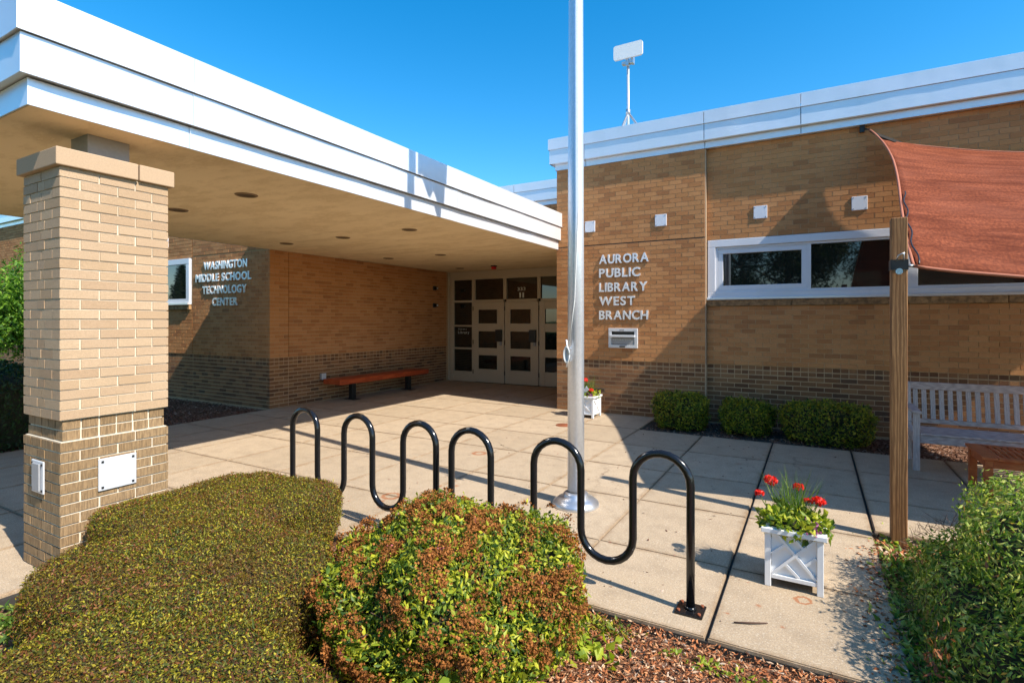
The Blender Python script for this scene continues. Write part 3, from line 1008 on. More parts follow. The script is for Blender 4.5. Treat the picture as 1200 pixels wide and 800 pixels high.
# ------------------------------------------------------------------ SCHOOL WING (left) with entrance
sch = thing("school_building", (-8.72, 8.0, 0), "brick school wing with shaded entrance doors, left of the library wing", "building")
SB = Bricks()
XB = -8.72
YD = 11.80
YW = 6.35
sm_ = MB()
sm_.box(-30, XB, YW + 0.0, 14, -0.1, ZT)                     # wing body
sm_.box(XB, XA - 0.0, 11.5, 14, 2.95, ZT)                    # wall over the entrance
swall = sm_.build("wall", M['mortar'], sch)
q = MB()
q.box(XB, XB + 0.004, YW, YD, -0.08, 0.93)
q.box(-30, XB + 0.004, YW - 0.004, YW, -0.08, 0.93)
q.build("base_mortar", M['mortar_light'], sch)
YJ = 6.74
tb_ = MB()
tb_.box(XB + 0.0005, XB + 0.012, YW - 0.01, YJ - 0.008, 0.932, 2.924)
tb_.box(XB + 0.0005, XB + 0.012, YJ + 0.008, YD - 0.07, 0.932, 2.924)
tb_.box(-11.16, XB - 0.001, YW - 0.012, YW - 0.0005, 0.932, 2.924)
tb_.box(-11.16, XB - 0.001, YW - 0.012, YW - 0.0005, 2.945, 4.369)
tb_.build("mortar_bed", M['mortar'], sch)
lay_wall(SB, 'y', XB, YW - 0.018, YJ - 0.006, 0.0, 0.93, 2.925, swall, seed=21)
lay_wall(SB, 'y', XB, YJ + 0.006, YD - 0.06, 0.0, 0.93, 2.925, swall, seed=22)
SWX = -11.16
lay_wall(SB, 'x', YW, SWX, XB - 0.03, 0.0, 0.93, 2.925, swall, seed=23)
tan_rows(SB, 'x', YW, SWX, XB, 2.945, 4.37, swall, seed=24)
SW0, SW1, SWZ0, SWZ1 = -14.6, SWX - 0.06, 1.955, 2.905
lay_wall(SB, 'x', YW + 0.0, -24, SWX - 0.02, 0.0, 0.93, 1.848, swall, seed=25)
tan_rows(SB, 'x', YW, -24, SW0 - 0.02, 1.85, 4.37, swall, seed=26)
tan_rows(SB, 'x', YW, SW0 - 0.01, SWX - 0.02, 2.92, 4.37, swall, seed=27)
tan_rows(SB, 'x', 11.5, XB, XA, 2.96, 4.37, swall, seed=28)
SB.finish()
cornice(sch, 'x', YW, -30, XB, [-26, -22.5, -19, -15.5, -12], TIERS, seed=41, corner_lo=False, corner_hi=True)
cornice(sch, 'x', 11.5, XB + 0.13, XA - 0.14, [-6.4], TIERS, seed=51, corner_lo=False)
for ti, (z0, z1, oh) in enumerate(TIERS):
    wavy_panel("fascia_panel", M['fascia'], sch, 'y', XB + oh, YW - oh + 0.001, 11.36, z0, z1 - 0.002, 0.025, seed=61 + ti, out=1)
box_part("roof", M['roof'], sch, -30, XA - 0.15, 11.52, 14, 4.405, 4.8)
box_part("roof", M['roof'], sch, -30, XB - 0.01, 6.4, 11.515, 4.405, 4.8)
# school strip window
fr = MB(); frame_rect(fr, SW0, SW1, SWZ0, SWZ1, 0.115, YW - 0.06, YW - 0.001)
w2 = fr.build("window", M['win_frame'], sch, 0.006)
MB().box(SW0 - 0.01, SW1 + 0.01, YW - 0.095, YW - 0.061, SWZ0 - 0.004, SWZ0 + 0.035).build("sill_flashing", M['fascia'], w2)
for (a, b) in ((SW0 + 0.117, -12.9), (-12.8, SW1 - 0.117)):
    MB().box(a, b, YW - 0.028, YW - 0.02, SWZ0 + 0.117, SWZ1 - 0.117).build("pane", M['glass'], w2)
MB().box(-12.898, -12.802, YW - 0.05, YW - 0.002, SWZ0 + 0.117, SWZ1 - 0.117).build("mullion", M['win_frame'], w2)
x = SW0
while x < SW1 - 0.05:
    e = min(x + 1.2, SW1)
    box_part("sill_stone", M['sill_stone'], sch, x + 0.003, e - 0.003, YW - 0.06, YW - 0.002, 1.853, 1.948)
    x += 1.2
box_part("wall_plate", M['win_frame'], sch, -12.25, -12.06, YW - 0.034, YW - 0.012, 3.19, 3.385, 0.004)

sg2 = thing("wall_lettering", (-10.05, YW, 1.9), "raised metal letters WASHINGTON MIDDLE SCHOOL TECHNOLOGY CENTER, half in shadow", "sign")
for t, xl, xr, zb in (("WASHINGTON", -10.74, -9.34, 2.645), ("MIDDLE SCHOOL", -11.02, -9.22, 2.405), ("TECHNOLOGY", -10.78, -9.36, 2.16), ("CENTER", -10.45, -9.64, 1.92)):
    letters(sg2, t, xl, xr, zb, 0.155, YW - 0.03, 0.02, M['letter'], bold=0.0055)

# entrance screen
ent = MB()
ent.box(XB + 0.0, -4.0, YD + 0.25, YD + 0.3, -0.05, 2.93)
ent.build("vestibule_back", M['interior'], sch)
YF = YD - 0.02
scr = MB()
def bar(x0, x1, z0, z1, y0=YF, y1=YD + 0.08):
    scr.box(x0, x1, y0, y1, z0, z1)
DX = [-7.86, -6.895, -5.92, -4.945, -3.97]        # mullion centres
mw = 0.045
bar(XB + 0.025, XB + 0.075, 0, 2.925)
bar(-8.60, -8.50, 0, 2.70)
bar(XB + 0.076, XB + 0.118, 0, 2.925, YF + 0.04)
bar(XB + 0.12, -3.6, 2.70, 2.925, YF + 0.003)
for i, x in enumerate(DX):
    bar(x - mw, x + mw, 0.0 if i == 0 else 2.165, 2.698)
bar(-8.498, DX[0] - mw - 0.001, 2.10, 2.155, YF + 0.002)
for i in range(4):
    bar(DX[i] + mw + 0.001, DX[i + 1] - mw - 0.001, 2.100, 2.162, YF + 0.002)
bar(-8.498, DX[0] - mw - 0.001, 1.455, 1.50, YF + 0.002)
bar(-8.498, DX[0] - mw - 0.001, 0.855, 0.90, YF + 0.002)
bar(-8.498, DX[0] - mw - 0.001, 0.0, 0.27, YF + 0.004)
scr.build("entrance_frame", M['door_frame'], sch, 0.004)
for (a, b, z0, z1) in [(-8.50, DX[0] - mw, 0.27, 0.855), (-8.50, DX[0] - mw, 0.90, 1.455), (-8.50, DX[0] - mw, 1.50, 2.10), (-8.50, DX[0] - mw, 2.155, 2.70)] + \
                      [(DX[i] + mw, DX[i + 1] - mw, 2.162, 2.70) for i in range(4)]:
    MB().box(a + 0.001, b - 0.001, YF + 0.05, YF + 0.058, z0 + 0.001, z1 - 0.001).build("pane", M['glass'], sch)
LITES = [(0.35, 0.725), (0.90, 1.35), (1.535, 1.91)]
for i in range(4):
    a, b = DX[i] + 0.022, DX[i + 1] - 0.022
    if i < 2 or True:
        a = DX[i] + 0.012; b = DX[i + 1] - 0.012
    dm = MB()
    g0, g1 = a + 0.155, b - 0.20
    dm.box(a, g0, YF - 0.012, YF + 0.04, 0.012, 2.095)
    dm.box(g1, b, YF - 0.012, YF + 0.04, 0.012, 2.095)
    zz = [0.012, LITES[0][0], LITES[0][1], LITES[1][0], LITES[1][1], LITES[2][0], LITES[2][1], 2.095]
    for k in range(0, 8, 2):
        dm.box(g0 + 0.0005, g1 - 0.0005, YF - 0.010, YF + 0.04, zz[k], zz[k + 1])
    dr = dm.build("door", M['door_frame'], sch, 0.003)
    for (z0, z1) in LITES:
        MB().box(g0 + 0.001, g1 - 0.001, YF + 0.010, YF + 0.016, z0 + 0.001, z1 - 0.001).build("pane", M['glass'], dr)
        st = MB(); frame_rect(st, g0 - 0.012, g1 + 0.012, z0 - 0.012, z1 + 0.012, 0.020, YF - 0.020, YF - 0.0125)
        st.build("glazing_bead", M['door_frame'], dr)
    MB().box(b - 0.235, b - 0.045, YF - 0.075, YF - 0.021, 1.08, 1.385).build("handle", M['black'], dr, 0.01)
    MB().box(b - 0.115, b - 0.065, YF - 0.055, YF - 0.021, 0.985, 1.075).build("lock_lever", M['grey_metal'], dr, 0.004)
    hg = MB()
    for z in (0.22, 1.0, 1.88):
        hg.box(a - 0.012, a + 0.006, YF - 0.028, YF - 0.013, z, z + 0.11)
    hg.build("hinge", M['black'], dr)
letters(sch, "333", -6.545, -6.32, 2.375, 0.085, YF + 0.046, 0.004, M['sticker'], name="number", bold=0.001)
letters(sch, "11", -6.49, -6.36, 2.20, 0.13, YF + 0.046, 0.004, M['sticker'], name="number", bold=0.004)
letters(sch, "Aurora", -8.38, -8.10, 1.37, 0.045, YF + 0.046, 0.003, M['sticker'], name="decal")
letters(sch, "Library", -8.38, -8.02, 1.27, 0.07, YF + 0.046, 0.003, M['sticker'], name="decal", bold=0.001)

# wall lights on the bench wall
def wall_light(z, label):
    t = thing("wall_light", (XB + 0.02, 11.2, z), label, "wall light", "black lamps by the doors")
    MB().lathe((0, 0, 0), [(0.0, 0.0)], 3)
    MB().box(XB + 0.02, XB + 0.045, 11.14, 11.26, z - 0.05, z + 0.06).build("back_plate", M['black'], t, 0.005)
    MB().box(XB + 0.045, XB + 0.12, 11.155, 11.245, z - 0.035, z + 0.045).build("housing", M['black_gloss'], t, 0.012)
    MB().tube([(XB + 0.12, 11.2, z + 0.005), (XB + 0.128, 11.2, z + 0.005)], 0.026, 14).build("lens", M['sticker'], t)
wall_light(2.46, "small black wall fixture high on the brick wall beside the doors, upper of two")
wall_light(2.01, "small black wall fixture on the brick wall beside the doors, lower of two")
t = thing("wall_outlet", (XB + 0.02, 7.52, 0.49), "small grey weatherproof outlet box on the brown brick left of the red bench", "outlet box")
MB().box(XB + 0.018, XB + 0.075, 7.47, 7.57, 0.43, 0.55).build("box_body", M['grey_metal'], t, 0.008)
MB().box(XB + 0.076, XB + 0.09, 7.465, 7.575, 0.425, 0.555).build("cover_lid", M['cover_steel'], t, 0.005)

# ------------------------------------------------------------------ CANOPY
CX0, CX1, CY0, CY1 = -8.69, -4.10, 1.35, 8.975
ZS = 2.928
can = thing("entrance_canopy", (-6.4, 1.4, 2.9), "large flat entrance canopy with stepped white metal fascia and tan soffit", "canopy")
sf = MB()
# soffit in two pours with a thin seam between them
YSM = 7.95
for (x0, x1, y0, y1) in ((CX0 - 0.05, CX1 - 0.02, CY0 + 0.02, YSM - 0.006), (CX0 - 0.0, CX1 - 0.02, YSM + 0.006, 8.96)):
    sf.box(x0, x1, y0, y1, ZS, ZS + 0.03)
sf.box(CX0 - 0.0, XA - 0.012, 8.965, 11.49, ZS, ZS + 0.03)
sf.box(CX0 - 0.0, -4.05, 11.495, YD + 0.2, ZS + 0.001, ZS + 0.015)
sf.build("soffit", M['soffit'], can)
box_part("seam_backing", M['rubber'], can, CX0, CX1 - 0.05, YSM - 0.005, YSM + 0.005, ZS + 0.006, ZS + 0.031)
CT = [(ZS - 0.006, 3.085, 0.0), (3.087, 3.325, 0.052), (3.327, 3.58, 0.075)]
for ti, (z0, z1, oh) in enumerate(CT):
    cuts = [CY0 - oh, 2.30, 5.70, CY1 - 0.012]
    for k in range(3):
        wavy_panel("fascia_panel", M['fascia'], can, 'y', CX1 + oh, cuts[k] + (0.002 if k else 0.0005), cuts[k + 1] - 0.002, z0, z1 - 0.002, 0.009, seed=71 + ti * 4 + k, out=1, amp=0.004)
    cx = [CX0 - oh, -6.3, CX1 + oh]
    for k in range(2):
        wavy_panel("fascia_panel", M['fascia'], can, 'x', CY0 - oh, cx[k] + 0.002, cx[k + 1] - 0.0005, z0, z1 - 0.002, 0.009, seed=91 + ti * 4 + k, amp=0.004)
    wavy_panel("fascia_panel", M['fascia'], can, 'y', CX0 - oh, CY0 - oh, YW - 0.03, z0, z1 - 0.002, 0.009, seed=99 + ti, out=-1)
for ti, (z0, z1, oh) in enumerate(CT):
    box_part("fascia_core", M['fascia'], can, CX0 - oh + 0.012, CX1 + oh - 0.012, CY0 - oh + 0.012, 6.30, z0 + (0.04 if ti == 0 else 0.006), z1 - 0.008)
    box_part("fascia_core", M['fascia'], can, CX0 + 0.012, CX1 + oh - 0.012, 6.303, CY1 - 0.03, z0 + (0.04 if ti == 0 else 0.006), z1 - 0.008)
box_part("canopy_roof", M['roof'], can, CX0 + 0.02, XA - 0.05, CY1 - 0.028, 11.48, 2.965, 3.55)

DL = [(-5.13, 3.46), (-6.53, 3.53), (-5.06, 5.94), (-6.45, 5.99), (-7.79, 5.99), (-6.48, 8.54), (-7.79, 8.48), (-7.74, 11.0)]      # downlight centres on the soffit, metres
for (x, y) in DL:
    d_ = MB().lathe((x, y, ZS), [(0.085, -0.001), (0.09, -0.012), (0.105, -0.010), (0.112, -0.001)], 28).build("downlight", M['light_ring'], can)
    MB().lathe((x, y, ZS), [(0.0, -0.0045), (0.086, -0.004)], 24).build("lens", M['light_lens'], d_)
sx, sy = -6.64, 10.83
fs_ = thing("fire_strobe", (sx, sy, ZS), "small red fire alarm strobe on the canopy soffit above the doors", "alarm")
MB().box(sx - 0.06, sx + 0.06, sy - 0.05, sy + 0.05, ZS - 0.03, ZS - 0.001).build("base", M['black'], fs_, 0.004)
MB().box(sx - 0.05, sx + 0.05, sy - 0.04, sy + 0.04, ZS - 0.09, ZS - 0.031).build("strobe_body", M['red_plastic'], fs_, 0.01)

# ------------------------------------------------------------------ COLUMN
KX0, KX1, KY0, KY1 = -4.66, -4.12, 1.515, 2.16
colm = thing("brick_column", ((KX0 + KX1) / 2, (KY0 + KY1) / 2, 0), "square canopy pillar, sunlit buff brick above textured brown brick, beside the clipped hedge", "column")
core = MB().box(KX0 + 0.007, KX1 - 0.007, KY0 + 0.007, KY1 - 0.007, 0.995, 2.60).build("pillar_core", M['mortar_col'], colm)
core2 = MB().box(KX0 + 0.028, KX1 - 0.028, KY0 + 0.028, KY1 - 0.028, 0.86, 0.995).build("neck_core", M['mortar_col'], colm)
core3 = MB().box(KX0 + 0.008, KX1 - 0.008, KY0 + 0.008, KY1 - 0.008, -0.08, 0.86).build("base_core", M['mortar_col'], colm)
KB = Bricks()
def ring(z0, h, inset, mat, owner, odd, header=False, J=0.011):
    x0, x1, y0, y1 = KX0 + inset, KX1 - inset, KY0 + inset, KY1 - inset
    W = (x1 - x0); H = (y1 - y0)
    bw = W / 5.0        # brick width = half module
    bl = H / 3.0
    zc = z0 + h / 2
    hh = h - J
    rj = lambda: random.uniform(-0.0015, 0.0015)
    def bx(a, b, c, d, vis):
        KB.add(((a + b) / 2 + rj(), (c + d) / 2 + rj(), zc), (b - a, d - c, hh), mat, owner, vis)
    if header:
        n = 6
        for i in range(n):
            s = y0 + H * i / n + (J / 2 if i else 0); e = y0 + H * (i + 1) / n - (J / 2 if i < n - 1 else 0)
            bx(x1 - bw + J / 2, x1, s, e, True)
            bx(x0, x0 + bw - J / 2, s, e, False)
        for i in range(1, 4):
            s = x0 + W * i / 5 + J / 2; e = x0 + W * (i + 1) / 5 - J / 2
            bx(s, e, y0, y0 + bw, True); bx(s, e, y1 - bw, y1, False)
        return
    if odd:
        cy = [y0, y0 + bl, y0 + 2 * bl, y1]
        for i in range(3):
            s = cy[i] + (J / 2 if i else 0); e = cy[i + 1] - (J / 2 if i < 2 else 0)
            bx(x1 - bw + J / 2, x1, s, e, True); bx(x0, x0 + bw - J / 2, s, e, i == 0)
        xs = [x0 + bw, x0 + 2.5 * bw, x1 - bw]
        for i in range(2):
            bx(xs[i] + J / 2, xs[i + 1] - J / 2, y0, y0 + bw, True)
            bx(xs[i] + J / 2, xs[i + 1] - J / 2, y1 - bw, y1, False)
    else:
        hb = bl / 2
        xs = [x0, x0 + 2 * bw, x0 + 3 * bw, x1]
        for i in range(3):
            bx(xs[i] + (J / 2 if i else 0), xs[i + 1] - (J / 2 if i < 2 else 0), y0, y0 + hb - J / 2, True)
            bx(xs[i] + (J / 2 if i else 0), xs[i + 1] - (J / 2 if i < 2 else 0), y1 - hb + J / 2, y1, False)
        for i in range(2):
            s = y0 + hb + bl * i + J / 2; e = y0 + hb + bl * (i + 1) - J / 2
            bx(x1 - bw, x1, s, e, True); bx(x0, x0 + bw, s, e, False)
nt = 25; ht = (2.596 - 0.995) / nt
for i in range(nt):
    ring(0.995 + ht * i, ht, 0.0, M['tan_col'], core, i % 2 == 0, J=0.008)
nb = 13; hb = 0.86 / nb
for i in range(2):
    ring(0.86 + 0.0675 * i, 0.0675, 0.02, M['brown_col'], core2, False, header=True)
for i in range(nb):
    ring(hb * i, hb, 0.0, M['brown_col'], core3, i % 2 == 0)
KB.finish(300)
# cap stones
o_ = 0.03
box_part("cap_stone", M['cap'], colm, KX0 - o_, KX1 + o_, KY0 - o_, 1.95, 2.600, 2.712, 0.006)
box_part("cap_stone", M['cap'], colm, KX0 - o_, KX1 + o_, 1.958, KY1 + o_, 2.600, 2.712, 0.006)
box_part("steel_stub", M['grey_metal'], colm, -4.66, -4.41, 1.78, 2.04, 2.713, ZS - 0.001)
# outlet covers
def cover(axis, a0, a1, z0, z1, name="outlet_cover"):
    mb = MB()
    if axis == 'y':
        mb.box(KX1 + 0.002, KX1 + 0.014, a0, a1, z0, z1)
    else:
        mb.box(a0, a1, KY0 - 0.013, KY0 - 0.002, z0, z1)
    o = mb.build(name, M['cover_steel'], colm, 0.004)
    s = MB()
    for fa in (0.1, 0.9):
        for fz in (0.1, 0.9):
            a = a0 + (a1 - a0) * fa; z = z0 + (z1 - z0) * fz
            if axis == 'y': s.box(KX1 + 0.014, KX1 + 0.018, a - 0.007, a + 0.007, z - 0.007, z + 0.007)
            else: s.box(a - 0.007, a + 0.007, KY0 - 0.017, KY0 - 0.013, z - 0.007, z + 0.007)
    s.build("screw", M['black'], o)
    return o
cover('y', 1.718, 1.945, 0.50, 0.712)
lc = cover('x', -4.50, -4.325, 0.505, 0.715)
MB().box(-4.465, -4.36, KY0 - 0.024, KY0 - 0.0135, 0.52, 0.70).build("cover_ridge", M['grey_metal'], lc, 0.01)

# ------------------------------------------------------------------ FLAGPOLE, FLAG
FX, FY = -1.84, 4.39
fp = thing("flagpole", (FX, FY, 0), "tall silver flagpole with round flared base standing on the plaza", "flagpole")
MB().lathe((FX, FY, 0), [(0.205, 0.001), (0.205, 0.018), (0.197, 0.034), (0.16, 0.062), (0.115, 0.078), (0.112, 0.098), (0.098, 0.112), (0.078, 0.118)], 40).build("flash_collar", M['steel'], fp)
MB().tube([(FX, FY, 0.05), (FX, FY, 2.5), (FX, FY, 5.0), (FX, FY, 8.6)], [0.074, 0.070, 0.062, 0.045], 28).build("pole", M['alu'], fp)
MB().lathe((FX, FY, 8.6), [(0.03, 0), (0.03, 0.05), (0.08, 0.1), (0.09, 0.15), (0.06, 0.21), (0.0, 0.23)], 20).build("finial", M['steel'], fp)
cx_, cy_ = FX - 0.035, FY - 0.066
cl = MB()
cl.box(cx_ - 0.02, cx_ + 0.02, cy_ - 0.03, cy_ + 0.01, 1.27, 1.38)
cl.tube([(cx_ - 0.005, cy_ - 0.045, 1.22), (cx_, cy_ - 0.035, 1.30), (cx_, cy_ - 0.035, 1.36), (cx_ - 0.005, cy_ - 0.05, 1.46)], 0.008, 8)
cl.build("cleat", M['steel'], fp)
rp = MB()
rp.tube([(FX + 0.04, FY - 0.055, 8.5), (FX + 0.05, FY - 0.07, 5.0), (FX + 0.055, FY - 0.075, 2.6), (FX + 0.02, FY - 0.078, 1.8), (cx_ + 0.01, cy_ - 0.03, 1.42)], 0.005, 6)
for k in range(5):
    pts = []
    for a in range(13):
        an = a * 2 * pi / 12
        pts.append((cx_ + cos(an) * (0.012 + 0.004 * k), cy_ - 0.045 - 0.004 * k, 1.33 + sin(an) * (0.055 + 0.012 * (k % 3))))
    rp.tube(pts, 0.005, 6)
rp.build("halyard", M['rope'], fp)
fl = MB()
vs = []; fs = []
nu_, nv_ = 24, 14
for j in range(nv_ + 1):
    for i in range(nu_ + 1):
        s = i / nu_; t_ = j / nv_
        y = FY + 0.09 + 0.60 * s * (1 - 0.1 * t_) ; x = FX + 0.10 * sin(s * 14 + t_ * 2) * (0.3 + s)
        z = 7.0 - 1.5 * t_ - 0.35 * s
        vs.append((x, y, z))
for j in range(nv_):
    for i in range(nu_):
        a = j * (nu_ + 1) + i
        fs.append((a, a + 1, a + nu_ + 2, a + nu_ + 1))
mi = [1 if (j < 6 and i < 11) else (2 if (j // 1) % 2 else 0) for j in range(nv_) for i in range(nu_)]
fl.add(vs, fs, True); fl.mi = mi
M['flag_red'] = mat_plain("flag_red", (0.5, 0.02, 0.03), 0.8); M['flag_blue'] = mat_plain("flag_blue", (0.02, 0.03, 0.16), 0.8); M['flag_white'] = mat_plain("flag_white", (0.7, 0.7, 0.7), 0.8)
fo = fl.build("flag", [M['flag_red'], M['flag_blue'], M['flag_white']], None, origin=(FX, FY, 7.0))
md = fo.modifiers.new("solid", 'SOLIDIFY'); md.thickness = 0.003
tag(fo, "limp flag hanging high on the flagpole, its shadow falls on the canopy fascia", "flag")

# ------------------------------------------------------------------ BIKE RACKS
def bike_rack(x0, x1, y, label):
    t = thing("bike_rack", ((x0 + x1) / 2, y, 0), label, "bike rack", "black wave bike racks")
    p = (x1 - x0) / 5.0
    r = p / 2
    zt = 0.862 - r; zb = 0.175 + r
    pts = [(x1, y, 0.0)]
    for k in range(5):
        xa = x1 - p * k
        xc = xa - r
        if k % 2 == 0:
            pts.append((xa, y, (zt + zb) / 2))
            for a in range(0, 13):
                an = pi * a / 12
                pts.append((xc + r * cos(an), y, zt + r * sin(an)))
        else:
            pts.append((xa, y, (zt + zb) / 2))
            for a in range(0, 13):
                an = pi * a / 12
                pts.append((xc + r * cos(an), y, zb - r * sin(an)))
    pts.append((x0, y, 0.3)); pts.append((x0, y, 0.0))
    MB().tube(pts, 0.0235, 16).build("wave_tube", M['black_gloss'], t)
    for x in (x0, x1):
        q = MB().box(x - 0.075, x + 0.075, y - 0.07, y + 0.07, 0.003, 0.014).build("foot_plate", M['black_gloss'], t, 0.003)
        b = MB()
        for sx in (-0.055, 0.055):
            for sy in (-0.05, 0.05):
                b.tube([(x + sx, y + sy, 0.012), (x + sx, y + sy, 0.024)], 0.009, 8)
        b.build("bolt", M['rust'], q)
    w = MB()
    w.tube([(x1, y, 0.014), (x1, y, 0.03)], [0.034, 0.025], 14); w.tube([(x0, y, 0.014), (x0, y, 0.03)], [0.034, 0.025], 14)
    w.build("weld_collar", M['black_gloss'], t)
    return t
M['rust'] = mat_plain("rusty_bolts", (0.22, 0.06, 0.02), 0.8)
bike_rack(-2.254, -0.607, 3.10, "black looping wave bike rack nearest the white planter, foot plate in view")
bike_rack(-3.976, -2.407, 3.12, "black looping wave bike rack behind the clipped hedge, nearer the pillar")

# ------------------------------------------------------------------ RED BENCH
rb = thing("red_bench", (-8.3, 8.8, 0), "backless red wooden bench on black pedestals against the shaded wall", "bench")
for (x0, x1) in ((-8.54, -8.395), (-8.39, -8.245), (-8.24, -8.10)):
    box_part("plank", M['red_wood'], rb, x0, x1, 7.42, 10.18, 0.36, 0.455, 0.006)
box_part("edge_board", M['red_wood'], rb, -8.098, -8.075, 7.42, 10.18, 0.355, 0.457, 0.004)
for y in (7.98, 9.72):
    l_ = MB()
    l_.box(-8.37, -8.27, y - 0.055, y + 0.055, 0.012, 0.345)
    o = l_.build("pedestal", M['black'], rb, 0.004)
    MB().box(-8.47, -8.17, y - 0.09, y + 0.09, 0.002, 0.011).build("foot_plate", M['black'], o)
    MB().box(-8.50, -8.13, y - 0.045, y + 0.045, 0.346, 0.359).build("bracket", M['black'], o)

# ------------------------------------------------------------------ SHADE SAIL AND POST
PX, PY = 0.54, 4.87
post = thing("timber_post", (PX, PY, 0), "square brown timber post holding up the lower corner of the red shade sail", "post")
MB().box(PX - 0.050, PX + 0.050, PY - 0.050, PY + 0.050, -0.06, 2.385).build("shaft", M['post_wood'], post, 0.006)
MB().box(PX - 0.054, PX + 0.054, PY - 0.054, PY + 0.054, 2.0, 2.075).build("strap_band", M['black'], post)
q = MB()
q.tube([(PX - 0.005, PY - 0.06, 1.985), (PX - 0.005, PY - 0.09, 1.985)], 0.022, 14)
q.build("bolt_head", M['blue_cap'], post)
q = MB()
q.tube([(PX + 0.055, PY - 0.01, 2.03), (PX + 0.09, PY, 2.03)], 0.010, 10)
q.tube([(PX - 0.02, PY - 0.062, 2.07), (PX - 0.01, PY - 0.10, 2.10), (PX + 0.02, PY - 0.09, 2.12), (PX + 0.025, PY - 0.065, 2.07)], 0.006, 8)
q.build("shackle", M['steel'], post)
A = np.array([0.66, 8.93, 4.28]); B = np.array([0.63, 4.87, 2.03]); C_ = np.array([4.80, 4.9, 1.86]); D_ = np.array([4.90, 8.86, 3.70])
n = 56
vs = []; uvs = []
for j in range(n + 1):
    for i in range(n + 1):
        u = i / n; v = j / n        # u along +X, v from B (0) to A (1)
        p = (1 - u) * (1 - v) * B + u * (1 - v) * C_ + (1 - u) * v * A + u * v * D_
        su = 4 * u * (1 - u); sv = 4 * v * (1 - v)
        p = p + np.array([1, 0, -0.1]) * 0.22 * sv * v * (1 - u) ** 2 - np.array([1, 0, 0]) * 0.35 * sv * u ** 2
        p = p - np.array([0, 0.10, 0.40]) * su ** 0.6 * v ** 2.2 + np.array([0, 1, -0.5]) * 0.20 * su * (1 - v) ** 2.2
        p[2] += -0.05 * su * sv - 0.05 * su * (1 - v) ** 3
        # wrinkles running out of the corners
        w = 0.0
        for cc, am in ((A, 0.020), (B, 0.018), (D_, 0.015), (C_, 0.015)):
            dx = p - cc; r = np.linalg.norm(dx) + 0.05
            ang = math.atan2(dx[1] * 1.1 + dx[2] * 0.3, dx[0] + 1e-6)
            w += am * sin(ang * 22) * math.exp(-r * 1.1) * min(1, r * 3)
        w += 0.006 * noise.noise(Vector((p[0] * 1.5, p[1] * 6, 0)))
        p[2] += w
        vs.append(tuple(p)); uvs.append((u, v))
fs = []
for j in range(n):
    for i in range(n):
        a = j * (n + 1) + i
        fs.append((a, a + 1, a + n + 2, a + n + 1))
sl = thing("shade_sail", (2.5, 6.9, 3.0), "rust red fabric shade sail stretched from the library wall to the timber post", "shade sail")
mb = MB(); mb.add(vs, fs, True)
cloth = mb.build("fabric", M['sail'], sl)
uvl = cloth.data.uv_layers.new(name="UVMap")
for lp in cloth.data.loops:
    uvl.data[lp.index].uv = uvs[lp.vertex_index]
md = cloth.modifiers.new("solid", 'SOLIDIFY'); md.thickness = 0.003
M['hem'] = mat_plain("sail_hem", (0.36, 0.12, 0.065), 0.8)
def edge_pts(sel):
    return [vs[k] for k in sel]
for sel in ([j * (n + 1) for j in range(n + 1)], [i for i in range(n + 1)], [n * (n + 1) + i for i in range(n + 1)], [j * (n + 1) + n for j in range(n + 1)]):
    MB().tube(edge_pts(sel), 0.012, 8).build("hem", M['hem'], sl)
q = MB()
q.tube([(0.575, 9.02, 4.33), (0.60, 8.99, 4.32), A], 0.010, 8)
pa = Vector(A)
e1 = Vector(vs[(n - 5) * (n + 1)]); e2 = Vector(vs[n * (n + 1) + 5])
q.add([pa + Vector((-0.02, 0, 0.01)), e1 + Vector((0, 0, 0.012)), Vector(vs[(n - 3) * (n + 1) + 3]) + Vector((0, 0, 0.014)), e2 + Vector((0, 0, 0.012))], [(0, 1, 2, 3)])
q.add([pa + Vector((-0.02, 0, -0.01)), e1 - Vector((0, 0, 0.012)), Vector(vs[(n - 3) * (n + 1) + 3]) - Vector((0, 0, 0.014)), e2 - Vector((0, 0, 0.012))], [(3, 2, 1, 0)])
q.build("corner_patch", M['black'], sl)
q = MB()
q.tube([(0.60, 4.87, 2.03), B], 0.012, 8)
pts = [vs[j * (n + 1)] for j in range(0, 22)]
q.tube([(p[0] + 0.03 + 0.012 * sin(k), p[1] - 0.02, p[2] + 0.01) for k, p in enumerate(pts)], 0.006, 6)
q.build("lacing_cord", M['black'], sl)
q = MB(); q.box(0.55, 0.61, 8.985, 9.03, 4.28, 4.38); q.build("wall_anchor", M['black'], sl)
for nm, px_, py_, top, lab in (("timber_post", 4.95, 4.87, 2.25, "timber post under the far front corner of the shade sail, beyond the right edge"),):
    t = thing(nm, (px_, py_, 0), lab, "post")
    MB().box(px_ - 0.055, px_ + 0.055, py_ - 0.055, py_ + 0.055, -0.06, top).build("shaft", M['post_wood'], t, 0.006)

